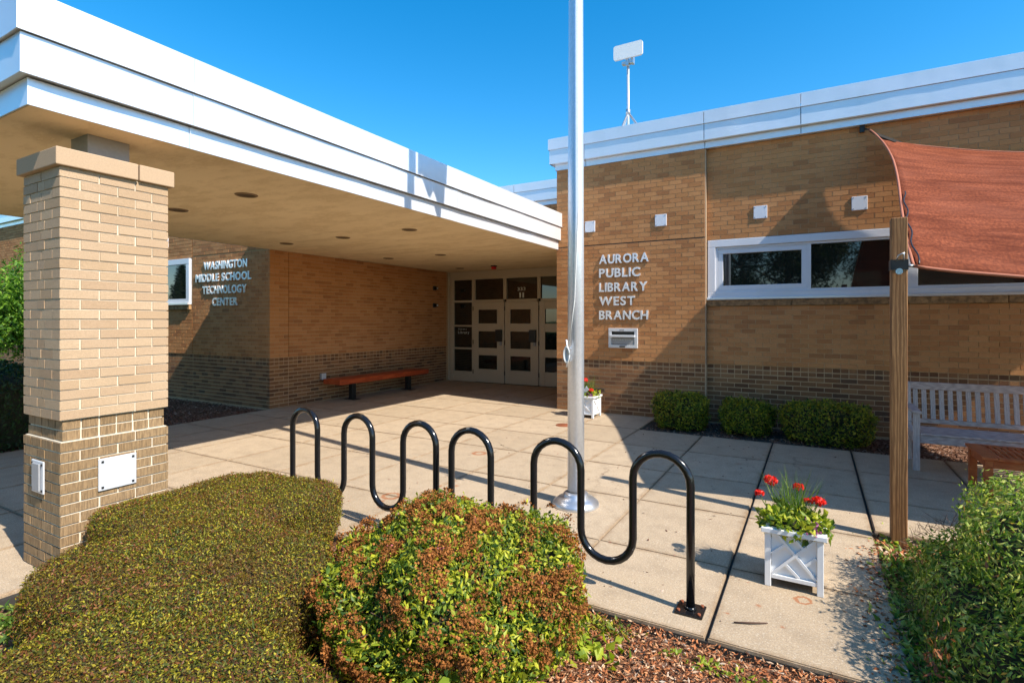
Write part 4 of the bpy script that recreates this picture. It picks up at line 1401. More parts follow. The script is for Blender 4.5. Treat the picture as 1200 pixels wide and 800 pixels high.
# ------------------------------------------------------------------ SLATTED BENCH AND TABLE
gbn = thing("garden_bench", (1.85, 7.5, 0), "weathered grey wooden bench with slatted back and small plaque, below the strip window", "bench")
bx0, bx1 = 0.93, 2.75
def gb_part(name, *a, bevel=0.006, m=None):
    return box_part(name, m or M['grey_wood'], gbn, *a, bevel)
for x in (bx0, bx1 - 0.06):
    gb_part("leg", x, x + 0.06, 7.20, 7.26, 0.0, 0.62, m=M['grey_slat'])
    gb_part("leg", x, x + 0.06, 7.76, 7.81, 0.0, 0.44, m=M['grey_slat'])
    gb_part("arm", x - 0.01, x + 0.07, 7.16, 7.80, 0.621, 0.65)
    gb_part("side_rail", x + 0.01, x + 0.05, 7.261, 7.759, 0.30, 0.38)
    MB().beam((x + 0.03, 7.785, 0.44), (x + 0.03, 7.86, 0.90), 0.055, 0.05, up=(0, 1, 0)).build("back_post", M['grey_slat'], gbn, 0.004)
gb_part("seat_rail", bx0 + 0.061, bx1 - 0.061, 7.215, 7.245, 0.30, 0.385)
for k in range(6):
    y = 7.20 + k * 0.088
    gb_part("seat_slat", bx0 + 0.062 if k == 0 else bx0 + 0.0, (bx1 - 0.062) if k == 0 else bx1, y, y + 0.072, 0.388, 0.41)
MB().beam((bx0, 7.855, 0.86), (bx1, 7.855, 0.86), 0.045, 0.085).build("top_rail", M['grey_wood'], gbn, 0.006)
gb_part("back_bottom_rail", bx0 + 0.062, bx1 - 0.062, 7.765, 7.80, 0.435, 0.485)
nsl = 21
for k in range(nsl):
    x = bx0 + 0.10 + (bx1 - bx0 - 0.20) * k / (nsl - 1)
    MB().beam((x, 7.785, 0.486), (x, 7.848, 0.817), 0.046, 0.016, up=(0, 1, 0)).build("slat", M['grey_slat'], gbn, 0.003)
pl = MB().box(2.02, 2.15, 7.822, 7.832, 0.845, 0.885).build("plaque", M['black'], gbn)
for k, zz_ in enumerate((0.872, 0.862, 0.852)):
    MB().box(2.035 + 0.01 * k, 2.135 - 0.008 * k, 7.8195, 7.8215, zz_ - 0.002, zz_ + 0.002).build("engraved_line", M['cap'], pl)

tb = thing("side_table", (1.75, 6.55, 0), "low orange brown slatted wooden table in front of the grey bench", "table")
tx0, tx1, ty0, ty1, tz = 1.30, 2.35, 6.22, 6.86, 0.41
for (x, y) in ((tx0 + 0.02, ty0 + 0.02), (tx1 - 0.08, ty0 + 0.02), (tx0 + 0.02, ty1 - 0.08), (tx1 - 0.08, ty1 - 0.08)):
    box_part("leg", M['table_wood'], tb, x, x + 0.06, y, y + 0.06, 0.0, tz - 0.03, 0.004)
box_part("end_board", M['table_wood'], tb, tx0, tx0 + 0.11, ty0, ty1, tz - 0.028, tz, 0.005)
box_part("end_board", M['table_wood'], tb, tx1 - 0.11, tx1, ty0, ty1, tz - 0.028, tz, 0.005)
box_part("edge_board", M['table_wood'], tb, tx0 + 0.112, tx1 - 0.112, ty0, ty0 + 0.07, tz - 0.028, tz, 0.005)
box_part("edge_board", M['table_wood'], tb, tx0 + 0.112, tx1 - 0.112, ty1 - 0.07, ty1, tz - 0.028, tz, 0.005)
box_part("apron", M['table_wood'], tb, tx0 + 0.082, tx1 - 0.082, ty0 + 0.03, ty0 + 0.055, tz - 0.10, tz - 0.03, 0.003)
box_part("apron", M['table_wood'], tb, tx0 + 0.03, tx0 + 0.055, ty0 + 0.082, ty1 - 0.082, tz - 0.10, tz - 0.03, 0.003)
ns = 17
for k in range(ns):
    x = tx0 + 0.125 + (tx1 - tx0 - 0.25) * k / (ns - 1)
    box_part("slat", M['table_wood'], tb, x - 0.013, x + 0.013, ty0 + 0.072, ty1 - 0.072, tz - 0.022, tz - 0.003, 0.002)

# ------------------------------------------------------------------ PLANTERS
def planter(x0, x1, y0, y1, h, label, scale=1.0, sticks=True):
    cx, cy = (x0 + x1) / 2, (y0 + y1) / 2
    t = thing("planter_box", (cx, cy, 0), label, "planter", "white lattice planter boxes")
    lw = 0.035
    for (x, y) in ((x0, y0), (x1 - lw, y0), (x0, y1 - lw), (x1 - lw, y1 - lw)):
        box_part("corner_leg", M['white_paint'], t, x, x + lw, y, y + lw, 0.0, h - 0.03, 0.003)
    zl, zh = 0.055, h - 0.032
    box_part("panel", M['white_paint'], t, x0 + lw + 0.001, x1 - lw - 0.001, y0 + 0.020, y0 + 0.028, zl, zh)
    box_part("panel", M['white_paint'], t, x0 + lw + 0.001, x1 - lw - 0.001, y1 - 0.028, y1 - 0.020, zl, zh)
    box_part("panel", M['white_paint'], t, x0 + 0.020, x0 + 0.028, y0 + lw + 0.001, y1 - lw - 0.001, zl, zh)
    box_part("panel", M['white_paint'], t, x1 - 0.028, x1 - 0.020, y0 + lw + 0.001, y1 - lw - 0.001, zl, zh)
    for yy in (y0 + 0.002, y1 - 0.020):
        box_part("rail", M['white_paint'], t, x0 + lw + 0.001, x1 - lw - 0.001, yy, yy + 0.018, zl - 0.002, zl + 0.022, 0.002)
    for xx in (x0 + 0.002, x1 - 0.020):
        box_part("rail", M['white_paint'], t, xx, xx + 0.018, y0 + lw + 0.001, y1 - lw - 0.001, zl - 0.002, zl + 0.022, 0.002)
    # lattice: two long diagonals and short offsets
    a0, a1, b0, b1 = x0 + lw + 0.004, x1 - lw - 0.004, zl + 0.024, zh - 0.004
    mx, mz = (a0 + a1) / 2, (b0 + b1) / 2
    k = 0
    def dg(p, q, yoff):
        MB().beam((p[0], y0 + yoff, p[1]), (q[0], y0 + yoff, q[1]), 0.010, 0.016, up=(0, 1, 0)).build("lattice_bar", M['white_paint'], t)
        return
    W_, H_ = a1 - a0, b1 - b0
    segs = [((a0, b0), (a1, b1)), ((a0 + 0.12 * W_, b1), (a1, b0 + 0.04 * H_)), ((a0, b0 + 0.5 * H_), (a0 + 0.33 * W_, b0 + 0.78 * H_)), ((a0 + 0.45 * W_, b1), (a0 + 0.72 * W_, b0 + 0.74 * H_)),
            ((a0 + 0.30 * W_, b0 + 0.30 * H_), (a0 + 0.62 * W_, b0)), ((a0 + 0.72 * W_, b0 + 0.30 * H_), (a1, b0 + 0.56 * H_)), ((a0, b1 - 0.05 * H_), (a0 + 0.1 * W_, b1))]
    for i, (p, q) in enumerate(segs):
        MB().beam((p[0], y0 + 0.012 + 0.0006 * i, p[1]), (q[0], y0 + 0.012 + 0.0006 * i, q[1]), 0.016, 0.018, up=(0, 1, 0)).build("lattice_bar", M['white_paint'], t)
    c0, c1 = y0 + lw + 0.004, y1 - lw - 0.004
    for i, (p, q) in enumerate((((c0, b0), (c1, b1)), ((c0, b1), (c1, b0)))):
        MB().beam((x1 - 0.012 - 0.0006 * i, p[0], p[1]), (x1 - 0.012 - 0.0006 * i, q[0], q[1]), 0.016, 0.018, up=(1, 0, 0)).build("lattice_bar", M['white_paint'], t)
    rim = MB()
    e = 0.018
    rim.box(x0 - e, x1 + e, y0 - e, y0 + 0.032, h - 0.029, h)
    rim.box(x0 - e, x1 + e, y1 - 0.032, y1 + e, h - 0.029, h)
    rim.box(x0 - e, x0 + 0.032, y0 + 0.033, y1 - 0.033, h - 0.028, h - 0.0005)
    rim.box(x1 - 0.032, x1 + e, y0 + 0.033, y1 - 0.033, h - 0.028, h - 0.0005)
    rim.build("rim", M['white_paint'], t, 0.003)
    box_part("soil", M['soil'], t, x0 + 0.033, x1 - 0.033, y0 + 0.033, y1 - 0.033, h - 0.08, h - 0.03)
    return t

def flower_arrangement(cx, cy, z, label, heads, spikes=True, r=0.17, nleaf=520):
    t = thing("potted_flowers", (cx, cy, z), label, "flowers", "flowers in the white planters")
    # lime foliage cushion
    V, F = shell_mesh((cx, cy, 0), (r, r * 0.95, 0.11), e=0.9, ev=0.8, amp=0.05, fr=9, nu=24, nv=10, zmin=z - 0.04)
    P, N = sample(V, F, nleaf, 0.012)
    leaf_mesh("lime_foliage", P, N, 0.042, M['lime_leaf'], t, aspect=0.45, tilt=0.8, up=0.1)
    P, N = sample(V, F, nleaf // 2, 0.02)
    leaf_mesh("green_foliage", P, N, 0.05, M['spirea_leaf'], t, aspect=0.6, tilt=1.0, up=0.3)
    np_mesh("inner_shade_shell", shrink(V, (cx, cy), 0.82) * np.array([1, 1, 0]) + np.array([0, 0, 1]) * (z - 0.04 + (V[:, 2:3] - z + 0.04) * 0.8), 4, F.ravel(), M['shell'], t, True)  # dark filler dome under the leaves, inner shade is in its colour
    # purple patch, front right
    n = 90
    P = np.array([cx + 0.10, cy - r * 0.75, z + 0.01]) + RNG.normal(size=(n, 3)) * np.array([0.03, 0.02, 0.022])
    N = np.tile(np.array([0.2, -0.6, 0.8]), (n, 1))
    leaf_mesh("purple_blossom", P, N, 0.022, M['purple'], t, aspect=0.7)
    if spikes:
        mbs = MB()
        n = 110
        P = np.array([cx, cy + 0.03, z]) + RNG.normal(size=(n, 3)) * np.array([0.045, 0.04, 0.0])
        dirs = np.stack([RNG.normal(size=n) * 0.30, RNG.normal(size=n) * 0.25, np.ones(n)], 1)
        dirs /= np.linalg.norm(dirs, axis=1, keepdims=True)
        N = np.cross(dirs, RNG.normal(size=(n, 3)))
        leaf_mesh("grass_spikes", P, N, 0.29, M['grass_blade'], t, aspect=0.016, vary=0.3, direction=dirs)
    st = MB()
    for (dx, dy, dz, rr) in heads:
        hx, hy, hz = cx + dx, cy + dy, z + dz
        st.tube([(cx + dx * 0.5, cy + dy * 0.5, z), (cx + dx * 0.85, cy + dy * 0.85, z + dz * 0.6), (hx, hy, hz - 0.01)], 0.003, 6)
        n = 130
        dv = RNG.normal(size=(n, 3)); dv[:, 2] = np.abs(dv[:, 2]) * 0.9 - 0.15
        dv /= np.linalg.norm(dv, axis=1, keepdims=True)
        P = np.array([hx, hy, hz]) + dv * np.array([rr, rr, rr * 0.6])
        leaf_mesh("flower_head", P, dv, rr * 0.55, M['geranium'], t, aspect=0.95, tilt=0.15)
    st.build("stems", M['grass_blade'], t)
    return t

planter(-0.27, 0.045, 3.63, 3.95, 0.36, "white lattice planter box on the open paving right of the bike rack")
flower_arrangement(-0.112, 3.79, 0.355, "red geraniums with grass spikes and lime foliage in the planter by the bike rack",
                   [(-0.20, 0.0, 0.16, 0.026), (-0.14, 0.06, 0.235, 0.036), (0.02, 0.07, 0.215, 0.028), (0.13, -0.02, 0.165, 0.036), (0.07, 0.02, 0.15, 0.018)])
planter(-3.55, -3.19, 8.35, 8.72, 0.36, "white lattice planter box against the brick wall behind the flagpole")
ft = flower_arrangement(-3.37, 8.54, 0.355, "red geraniums with white plant tag in the planter behind the flagpole",
                   [(-0.02, -0.05, 0.26, 0.045), (-0.08, -0.08, 0.16, 0.04), (0.10, -0.1, 0.10, 0.04)], r=0.18, nleaf=350)
tagm = MB().add([(-3.36, 8.40, 0.40), (-3.28, 8.385, 0.47), (-3.33, 8.40, 0.53), (-3.40, 8.41, 0.44)], [(0, 1, 2, 3)])
o = tagm.build("plant_tag", M['white_paint'], ft); md = o.modifiers.new("s", 'SOLIDIFY'); md.thickness = 0.003
# small rusted ground fitting beside planter
q = MB().box(-0.11, 0.0, 3.42, 3.52, 0.001, 0.006)

# drain / cleanout cover in the plaza
cv = MB(); cv.lathe((-3.39, 7.61, 0.0), [(0.0, 0.006), (0.10, 0.006), (0.105, 0.003), (0.125, 0.006), (0.13, 0.001)], 28)
tag(cv.build("cleanout_cover", M['rust_plate'] if 'rust_plate' in M else M['rust'], None, origin=(-3.39, 7.61, 0)), "round rusty cleanout cover in the plaza left of the flagpole planter", "cover")

# ------------------------------------------------------------------ ROOF ANTENNA
ax, ay = -3.27, 10.5
an = thing("roof_antenna", (ax, ay, 4.76), "white panel antenna on a tripod mast on the library roof", "antenna")
MB().tube([(ax, ay, 4.76), (ax, ay, 6.82)], 0.028, 12).build("mast", M['alu'], an)
for k in range(3):
    a = 2 * pi * k / 3 + 0.35
    MB().tube([(ax, ay, 5.80), (ax + 0.72 * cos(a), ay + 0.72 * sin(a), 4.77)], 0.022, 8).build("leg", M['steel'], an)
MB().tube([(ax, ay, 5.76), (ax, ay, 5.86)], 0.045, 12).build("hub", M['steel'], an)
q = MB()
q.box(ax - 0.12, ax + 0.10, ay - 0.05, ay + 0.05, 6.77, 6.82); q.box(ax - 0.03, ax + 0.03, ay - 0.08, ay + 0.02, 6.72, 6.9)
q.box(ax + 0.07, ax + 0.12, ay - 0.06, ay + 0.06, 6.76, 6.9)
q.build("bracket", M['steel'], an, 0.004)
pan = MB()
pr_ = []
for (qx, qz, a0_) in ((0.25, 0.10, 0), (-0.25, 0.10, 90), (-0.25, -0.10, 180), (0.25, -0.10, 270)):
    for k in range(7):
        a_ = radians(a0_ + 15 * k)
        pr_.append((qx + 0.045 * cos(a_), qz + 0.045 * sin(a_)))
m_ = len(pr_)
pan.add([(x_, -0.02, z_) for x_, z_ in pr_] + [(x_, 0.02, z_) for x_, z_ in pr_], [tuple(range(m_)), tuple(reversed(range(m_, 2 * m_)))] + [(k, m_ + k, m_ + (k + 1) % m_, (k + 1) % m_) for k in range(m_)])
pan = pan.build("panel", M['white_paint'], None)
pan.parent = an; pan.location = (0.03, -0.10, 6.99 - 4.76)

# ------------------------------------------------------------------ VEGETATION
def shrub(name, label, cat, lobes, leafmat, nleaf, size, group=None, aspect=0.5, tilt=0.8, jit=0.012, shell_k=0.93, extra=None, up=0.15, stems=True, shell_mat=None):
    c0 = lobes[0][0]
    t = thing(name, (c0[0], c0[1], 0), label, cat, group)
    allP = []; allN = []; sh = MB()
    tot = sum(l[1][0] * l[1][1] + (l[1][0] + l[1][1]) * l[1][2] for l in lobes)
    for li, (c, half, rot, kw) in enumerate(lobes):
        V, F = shell_mesh(c, half, rot, **kw)
        nn = int(nleaf * (half[0] * half[1] + (half[0] + half[1]) * half[2]) / tot)
        P, N = sample(V, F, nn, jit)
        keep = np.ones(len(P), bool)
        for lj, (c2, h2, r2, kw2) in enumerate(lobes):
            if lj == li: continue
            dx = P[:, 0] - c2[0]; dy = P[:, 1] - c2[1]
            lx = dx * cos(r2) + dy * sin(r2); ly = -dx * sin(r2) + dy * cos(r2)
            ins = ((np.abs(lx / h2[0]) ** 4 + np.abs(ly / h2[1]) ** 4) < 0.72) & (P[:, 2] < h2[2] * 0.90)
            keep &= ~ins
        allP.append(P[keep]); allN.append(N[keep])
        W = shrink(V, c, shell_k)
        b = len(sh.v)
        sh.add(W, [tuple(f) for f in F], True)
    P = np.concatenate(allP); N = np.concatenate(allN)
    leaf_mesh("foliage", P, N, size, leafmat, t, aspect=aspect, tilt=tilt, up=up)
    sh.build("inner_dark_shell", shell_mat or M['shell'], t)  # closed dark shell blocks the view through; inner shade painted as its colour
    return t, P, N

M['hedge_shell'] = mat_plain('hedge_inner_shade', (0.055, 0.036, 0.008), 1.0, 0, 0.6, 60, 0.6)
kwh = dict(e=0.42, ev=0.36, amp=0.05, fr=3.0, nu=60, nv=24, low=0.92)
ht_, HP, HN = shrub("clipped_hedge", "long clipped olive and bronze hedge wrapping in front of the brick pillar", "hedge",
      [((-3.53, 2.22), (0.55, 0.66, 0.43), 0.0, kwh), ((-2.72, 1.53), (0.65, 0.54, 0.48), -0.05, kwh), ((-1.93, 0.76), (0.68, 0.62, 0.46), 0.0, kwh)],
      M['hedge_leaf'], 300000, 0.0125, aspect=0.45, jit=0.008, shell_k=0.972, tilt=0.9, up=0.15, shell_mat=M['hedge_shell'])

SC_ = (-1.62, 2.24); SH_ = (0.64, 0.62, 0.60)
k_ = RNG.choice(len(HP), 1500, replace=False)
leaf_mesh("stray_shoots", HP[k_], HN[k_], 0.034, M['hedge_leaf'], ht_, aspect=0.2, tilt=2.2, up=0.4)
kn_ = np.array([noise.noise(Vector(p) * 2.1 + Vector((1, 8, 2))) for p in HP[::14]]) > 0.16
leaf_mesh("bronze_leaves", HP[::14][kn_] + HN[::14][kn_] * 0.005, HN[::14][kn_], 0.016, M['red_leaf'], ht_, aspect=0.45, tilt=0.8)
kws = dict(e=1.0, ev=1.0, amp=0.13, fr=3.5, nu=60, nv=26, low=0.80)
st_, SP, SN = shrub("flowering_shrub", "rounded shrub with lime leaves and rusty brown spent flower heads", "shrub",
      [((-1.62, 2.24), (0.645, 0.62, 0.60), 0.0, kws)], M['spirea_leaf'], 30000, 0.030, aspect=0.45, jit=0.020, shell_k=0.90, tilt=0.9)
# larger lime leaves poking out low down
V, F = shell_mesh(SC_, (0.66, 0.64, 0.50), 0, **kws)
P, N = sample(V, F, 420, 0.02)
k_ = P[:, 2] < 0.38
leaf_mesh("large_leaves", P[k_], N[k_], 0.062, M['lime_leaf'], st_, aspect=0.5, tilt=0.7, up=0.2)
# spent flower heads
hp, hn = sample(*shell_mesh((-1.62, 2.24), (0.66, 0.635, 0.615), 0, **kws), 1300, 0.014)
k_ = (hp[:, 2] > 0.14) & (np.array([noise.noise(Vector(p) * 6.5) for p in hp]) > -0.02)
hp, hn = hp[k_], hn[k_]
q = np.repeat(hp, 64, 0); qn = np.repeat(hn, 64, 0)
off = RNG.normal(size=q.shape)
off -= qn * np.sum(off * qn, 1, keepdims=True)
rad = np.repeat(RNG.uniform(0.014, 0.028, size=(len(hp), 1)), 64, 0)
q = q + off * rad + qn * (RNG.normal(size=(len(q), 1)) * 0.005 - np.sum(off * off, 1, keepdims=True) * 0.003 + 0.030)
leaf_mesh("spent_flower_heads", q, qn, 0.0115, M['spirea_flower'], st_, aspect=0.9, tilt=1.2)
k_ = RNG.choice(len(hp), 18, replace=False)
q = np.repeat(hp[k_], 16, 0) + RNG.normal(size=(18 * 16, 3)) * 0.008 + np.repeat(hn[k_], 16, 0) * 0.02
tag(leaf_mesh("pink_flower_heads", q, np.repeat(hn[k_], 16, 0), 0.011, M['pink'], st_, aspect=0.9), kind="stuff")
sm2 = MB()
for k in range(46):
    a = random.uniform(0, 2 * pi); r = random.uniform(0.35, 0.62)
    b0 = (-1.62 + 0.12 * cos(a), 2.22 + 0.12 * sin(a), -0.04)
    sm2.tube([b0, (-1.62 + r * 0.6 * cos(a), 2.22 + r * 0.6 * sin(a), 0.22), (-1.62 + r * cos(a + 0.1), 2.22 + r * sin(a + 0.1), random.uniform(0.3, 0.5))], [0.006, 0.004, 0.002], 5)
sm2.build("stems", M['twig'], st_)

kwp = dict(e=0.6, ev=0.85, amp=0.07, fr=3.0, nu=60, nv=24, low=1.05)
pt_, PP, PN = shrub("leafy_shrub", "broad light green leafy shrub in the bed in front of the timber post", "shrub",
      [((1.88, 3.42), (1.18, 1.08, 0.77), 0.0, dict(kwp, ev=0.5)), ((1.30, 3.48), (0.76, 1.02, 0.38), 0.0, dict(kwp, ev=0.7))], M['privet_leaf'], 64000, 0.034, aspect=0.34, jit=0.03, shell_k=0.90, tilt=0.8, up=0.05)
# bare red-brown twigs showing in the near side
P, N = sample(*shell_mesh((1.42, 3.34), (0.94, 0.98, 0.62), 0, **kwp), 5200, 0.02)
kk = np.array([noise.noise(Vector(p) * 2.2 + Vector((3, 1, 0))) for p in P]) > 0.08
leaf_mesh("twigs", P[kk], N[kk], 0.075, M['twig'], pt_, aspect=0.045, tilt=1.0, up=0.3)
P, N = sample(*shell_mesh((1.42, 3.34), (0.97, 1.0, 0.65), 0, **kwp), 9000, 0.03)
kk = (np.array([noise.noise(Vector(p) * 1.8 + Vector((7, 1, 0))) for p in P]) > 0.15) & (P[:, 2] < 0.5)
leaf_mesh("reddish_leaves", P[kk], N[kk], 0.03, M['red_leaf'], pt_, aspect=0.4, tilt=0.9)

kwb = dict(e=0.65, ev=0.42, amp=0.15, fr=7, nu=36, nv=16, low=0.85)
for (cx, cy, hx, hy, h, lab) in ((-1.78, 8.38, 0.37, 0.33, 0.47, "small boxwood partly in sun, below the book drop, leftmost along the wall"),
                                 (-0.86, 8.42, 0.30, 0.30, 0.43, "smallest shaded boxwood, middle one of three below the strip window"),
                                 (0.13, 8.36, 0.52, 0.38, 0.46, "widest shaded boxwood of the row, nearest the timber post"),
                                 (2.75, 8.5, 0.35, 0.28, 0.44, "boxwood seen through the slats of the grey bench")):
    shrub("boxwood_shrub", lab, "shrub", [((cx, cy), (hx, hy, h), 0.0, kwb)], M['box_leaf'], 7000, 0.038, group="boxwoods along the library wall", jit=0.022, shell_k=0.88)

shrub("side_hedge", "dark green hedge at the left edge behind the pillar", "hedge", [((-10.3, 2.4), (1.6, 1.1, 0.98), 0.0, dict(e=0.5, ev=0.4, amp=0.05, fr=3, nu=48, nv=20, low=0.95))],
      M['dark_leaf'], 22000, 0.045, jit=0.03)

def tree(name, base, height, crown, label, mat, nleaf, lsize, group=None, trunk_r=0.06, stems=3, seed=0, conifer=False, barkmat=None):
    rnd = random.Random(seed)
    t = thing(name, base, label, "tree", group)
    tr = MB(); clumps = []
    bx, by, bz = base
    if conifer:
        tr.tube([(bx, by, bz), (bx, by, bz + height)], [trunk_r, 0.02], 8)
        nl = 26
        for k in range(nl):
            f = k / nl
            z = bz + height * (0.12 + 0.86 * f); R = crown[0] * (1 - f) ** 0.85 + 0.1
            m_ = int(5 + 12 * (1 - f))
            for a in range(m_):
                an_ = 2 * pi * a / m_ + rnd.uniform(-0.3, 0.3); rr = R * rnd.uniform(0.65, 1.05)
                clumps.append((bx + rr * cos(an_) * 0.7, by + rr * sin(an_) * 0.7, z - rr * 0.18, rr * 0.35, 0.12 * height / 6))
    else:
        for s in range(stems):
            an_ = 2 * pi * s / stems + rnd.uniform(-0.5, 0.5)
            lean = crown[0] * rnd.uniform(0.3, 0.6)
            p0 = Vector((bx + 0.05 * cos(an_), by + 0.05 * sin(an_), bz - 0.05)); zc = bz + height - crown[2]
            pts = [p0]
            for k in range(1, 6):
                f = k / 5
                pts.append(Vector((bx + lean * f * cos(an_ + 0.5 * f) + rnd.uniform(-0.06, 0.06), by + lean * f * sin(an_ + 0.5 * f) + rnd.uniform(-0.06, 0.06), bz + (height - crown[2] * 0.7) * f)))
            tr.tube(pts, [trunk_r * (1 - 0.14 * k) for k in range(6)], 9)
            for k in range(8):
                st0 = pts[rnd.randint(2, 5)]
                a2 = rnd.uniform(0, 2 * pi); L = rnd.uniform(0.5, 0.95)
                e = Vector((bx + crown[0] * L * cos(a2), by + crown[1] * L * sin(a2), bz + height - crown[2] + crown[2] * rnd.uniform(-0.7, 0.7)))
                mid = (st0 + e) / 2 + Vector((0, 0, 0.12))
                tr.tube([st0, mid, e], [trunk_r * 0.4, trunk_r * 0.25, trunk_r * 0.1], 6)
                clumps.append((e.x, e.y, e.z, crown[0] * rnd.uniform(0.22, 0.36), crown[2] * 0.25))
        for k in range(46):
            d = Vector((rnd.gauss(0, 1), rnd.gauss(0, 1), rnd.gauss(0, 1))).normalized() * rnd.uniform(0.55, 0.95)
            clumps.append((bx + crown[0] * d.x, by + crown[1] * d.y, bz + height - crown[2] + crown[2] * d.z, crown[0] * rnd.uniform(0.16, 0.30), crown[2] * 0.2))
    tr.build("trunk", barkmat or M['bark'], t)
    per = nleaf // len(clumps)
    Ps = []; Ns = []
    for (x, y, z, r, rz) in clumps:
        d = RNG.normal(size=(per, 3)); d /= np.linalg.norm(d, axis=1, keepdims=True)
        rr = RNG.uniform(0.4, 1.0, size=(per, 1))
        Ps.append(np.array([x, y, z]) + d * rr * np.array([r, r, rz + r * 0.3])); Ns.append(d)
    leaf_mesh("crown", np.concatenate(Ps), np.concatenate(Ns), lsize, mat, t, aspect=0.35, tilt=1.0)
    return t
tree("ornamental_tree", (-11.6, 4.2, -0.03), 2.85, (1.45, 1.1, 0.95), "small bright green multi-stemmed tree behind the brick pillar", M['pine_leaf'], 26000, 0.075, trunk_r=0.05, seed=3)
# trees across the street behind the viewer, seen as reflections in the glass
tree("conifer_tree", (-44.4, -11.7, -0.07), 6.3, (1.7, 1.7, 3), "dark conifer reflected in the school window", M['dark_leaf'], 20000, 0.18, trunk_r=0.12, seed=5, conifer=True)
tree("shade_tree", (-2.5, -14, -0.07), 8.0, (4.2, 3.6, 3.0), "large leafy tree reflected in the sashed library window", M['dark_leaf'], 30000, 0.20, trunk_r=0.2, stems=2, seed=6)
tree("shade_tree", (6.5, -16, -0.07), 8.5, (4.6, 3.6, 3.4), "large leafy tree reflected in the fixed library pane by the post", M['dark_leaf'], 30000, 0.20, trunk_r=0.2, stems=2, seed=7)
tree("shade_tree", (-13, -17, -0.07), 9.0, (4.6, 4.0, 3.4), "large leafy tree reflected in the entrance door glass", M['dark_leaf'], 30000, 0.22, trunk_r=0.2, stems=2, seed=8)

# ------------------------------------------------------------------ LITTER, CHIPS, WEEDS
def chips(name, n, x0, x1, y0, y1, z, size, mat, label=None, keep=None, aspect=0.4):
    P = np.stack([RNG.uniform(x0, x1, n), RNG.uniform(y0, y1, n), np.full(n, z) + RNG.uniform(0, 0.014, n)], 1)
    if keep is not None:
        P = P[keep(P)]
    P[:, 2] += np.array([noise.noise(Vector((p[0] * 2.3, p[1] * 2.3, 3))) * 0.02 for p in P])
    N = np.tile(np.array([0.0, 0.0, 1.0]), (len(P), 1)) + RNG.normal(size=(len(P), 3)) * 0.3
    N /= np.linalg.norm(N, axis=1, keepdims=True)
    o = leaf_mesh(name, P, N, size, mat, None, aspect=aspect, tilt=0.25, vary=0.6)
    tag(o, label, kind='stuff')
    return o
chips("bark_chips", 46000, -2.6, 1.2, 1.3, 2.87, -0.032, 0.023, M['chip'], "loose reddish bark chips in the bed in front of the paving", aspect=0.32)
chips("dark_bark_chips", 14000, -2.28, 3.4, 7.9, 8.95, -0.028, 0.035, M['chip_dark'], "dark bark chips under the boxwoods along the wall", aspect=0.35)
chips("shaded_bark_chips", 15000, -12.5, -8.74, 3.2, 6.3, -0.028, 0.04, M['chip_dark'], "dark bark chips in the bed below the school lettering", aspect=0.35)
chips("side_bark_chips", 14000, 0.36, 1.6, 2.2, 4.95, -0.028, 0.035, M['chip'], "bark chips and dry leaves around the leafy shrub", aspect=0.4)
# spilled bits on the paving edge
n = 420
P = np.stack([0.37 - np.abs(RNG.normal(size=n)) * 0.07, RNG.uniform(2.85, 4.6, n), np.full(n, 0.003) + RNG.uniform(0, 0.004, n)], 1)
tag(leaf_mesh("leaf_litter", P, np.tile([0., 0, 1.], (n, 1)), 0.022, M['chip'], None, aspect=0.5, tilt=0.2, vary=0.6), "dry leaf bits spilled on the paving beside the leafy shrub", kind='stuff')
n = 260
P = np.stack([RNG.uniform(-3.8, 0.3, n), RNG.uniform(2.95, 7.6, n), np.full(n, 0.003)], 1)
tag(leaf_mesh("scattered_leaves", P, np.tile([0., 0, 1.], (n, 1)), 0.022, M['chip_dark'], None, aspect=0.5, tilt=0.3, vary=0.6), "few scattered dry leaf crumbs across the plaza", kind='stuff')

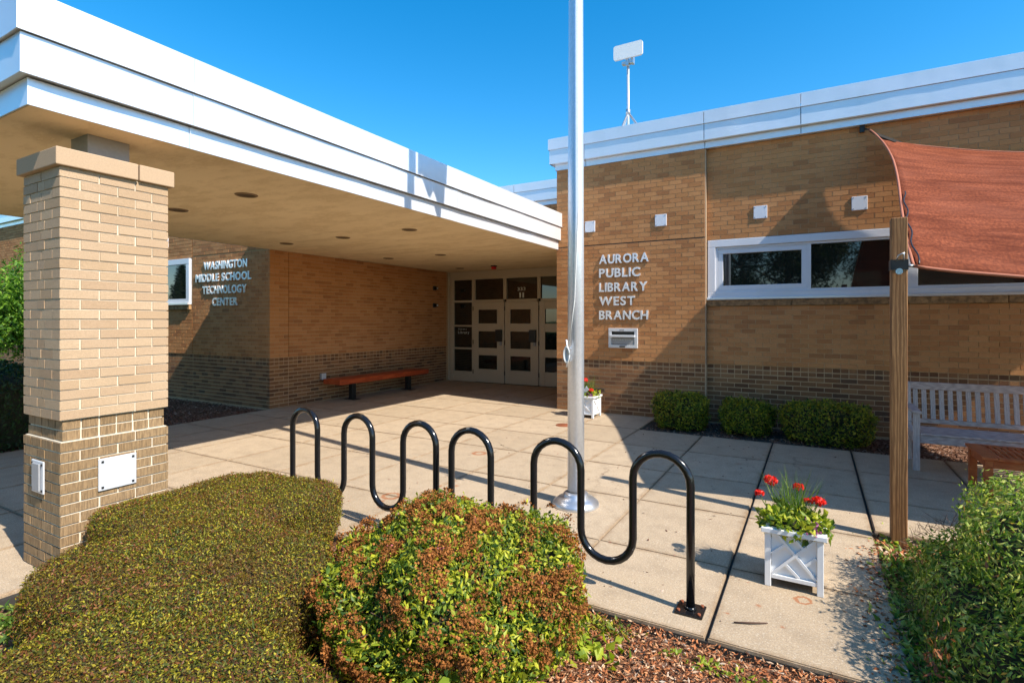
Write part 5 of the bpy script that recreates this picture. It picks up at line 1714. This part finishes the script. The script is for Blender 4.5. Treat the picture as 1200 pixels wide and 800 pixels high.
def weeds(name, cx, cy, rx, ry, n, size, mat, label, aspect=0.3, up=0.7):
    P = np.stack([RNG.normal(cx, rx, n), RNG.normal(cy, ry, n), np.full(n, -0.03) + RNG.uniform(0, size * 0.4, n)], 1)
    N = np.tile(np.array([0., 0, 1.]), (n, 1))
    return tag(leaf_mesh(name, P, N, size, mat, None, aspect=aspect, tilt=0.9, up=up * 0.3, vary=0.5), label, kind='stuff')
weeds("weeds", -3.80, 1.15, 0.14, 0.18, 700, 0.05, M['grass_blade'], "green weeds at the foot of the hedge by the pillar", 0.3)
weeds("weeds", -3.35, 0.85, 0.2, 0.15, 500, 0.05, M['grass_blade'], "green weeds in the corner left of the hedge", 0.3)
weeds("ground_ivy", -0.98, 2.52, 0.07, 0.06, 60, 0.05, M['lime_leaf'], "lime green seedling leaves in the mulch right of the flowering shrub", 0.8)
weeds("weeds", -1.00, 2.74, 0.10, 0.05, 260, 0.03, M['box_leaf'], "small weeds along the paving edge by the flowering shrub", 0.5)
weeds("weeds", -0.42, 2.68, 0.14, 0.03, 120, 0.028, M['lime_leaf'], "small weeds along the paving edge by the rack foot", 0.5)
weeds("low_leaves", 0.54, 3.5, 0.10, 0.62, 3200, 0.05, M['privet_leaf'], "low green leaves spreading out from under the leafy shrub", 0.4)
for i, (x, y, h, lab) in enumerate(((-3.86, 1.10, 0.13, "single yellow dandelion by the pillar, taller one"), (-4.0, 1.02, 0.10, "single dandelion going to seed left of the taller one"))):
    t = thing("dandelion", (x, y, -0.03), lab, "flower")
    MB().tube([(x, y, -0.03), (x + 0.01, y, h * 0.6), (x + 0.02, y + 0.01, h)], 0.003, 6).build("stem", M['grass_blade'], t)
    n = 60
    dv = RNG.normal(size=(n, 3)); dv[:, 2] = np.abs(dv[:, 2]); dv /= np.linalg.norm(dv, axis=1, keepdims=True)
    leaf_mesh("flower_head", np.array([x + 0.02, y + 0.01, h]) + dv * 0.004, dv, 0.014, M['dandelion'], t, aspect=0.3, tilt=0.8)
# a twig lying on the paving
tw = MB().tube([(-0.38, 3.09, 0.006), (-0.30, 3.12, 0.010), (-0.22, 3.17, 0.007)], [0.004, 0.005, 0.003], 6)
tag(tw.build("fallen_twig", M['twig'], None, origin=(-0.3, 3.12, 0)), "short dry twig lying on the paving near the rack foot plate", "twig")
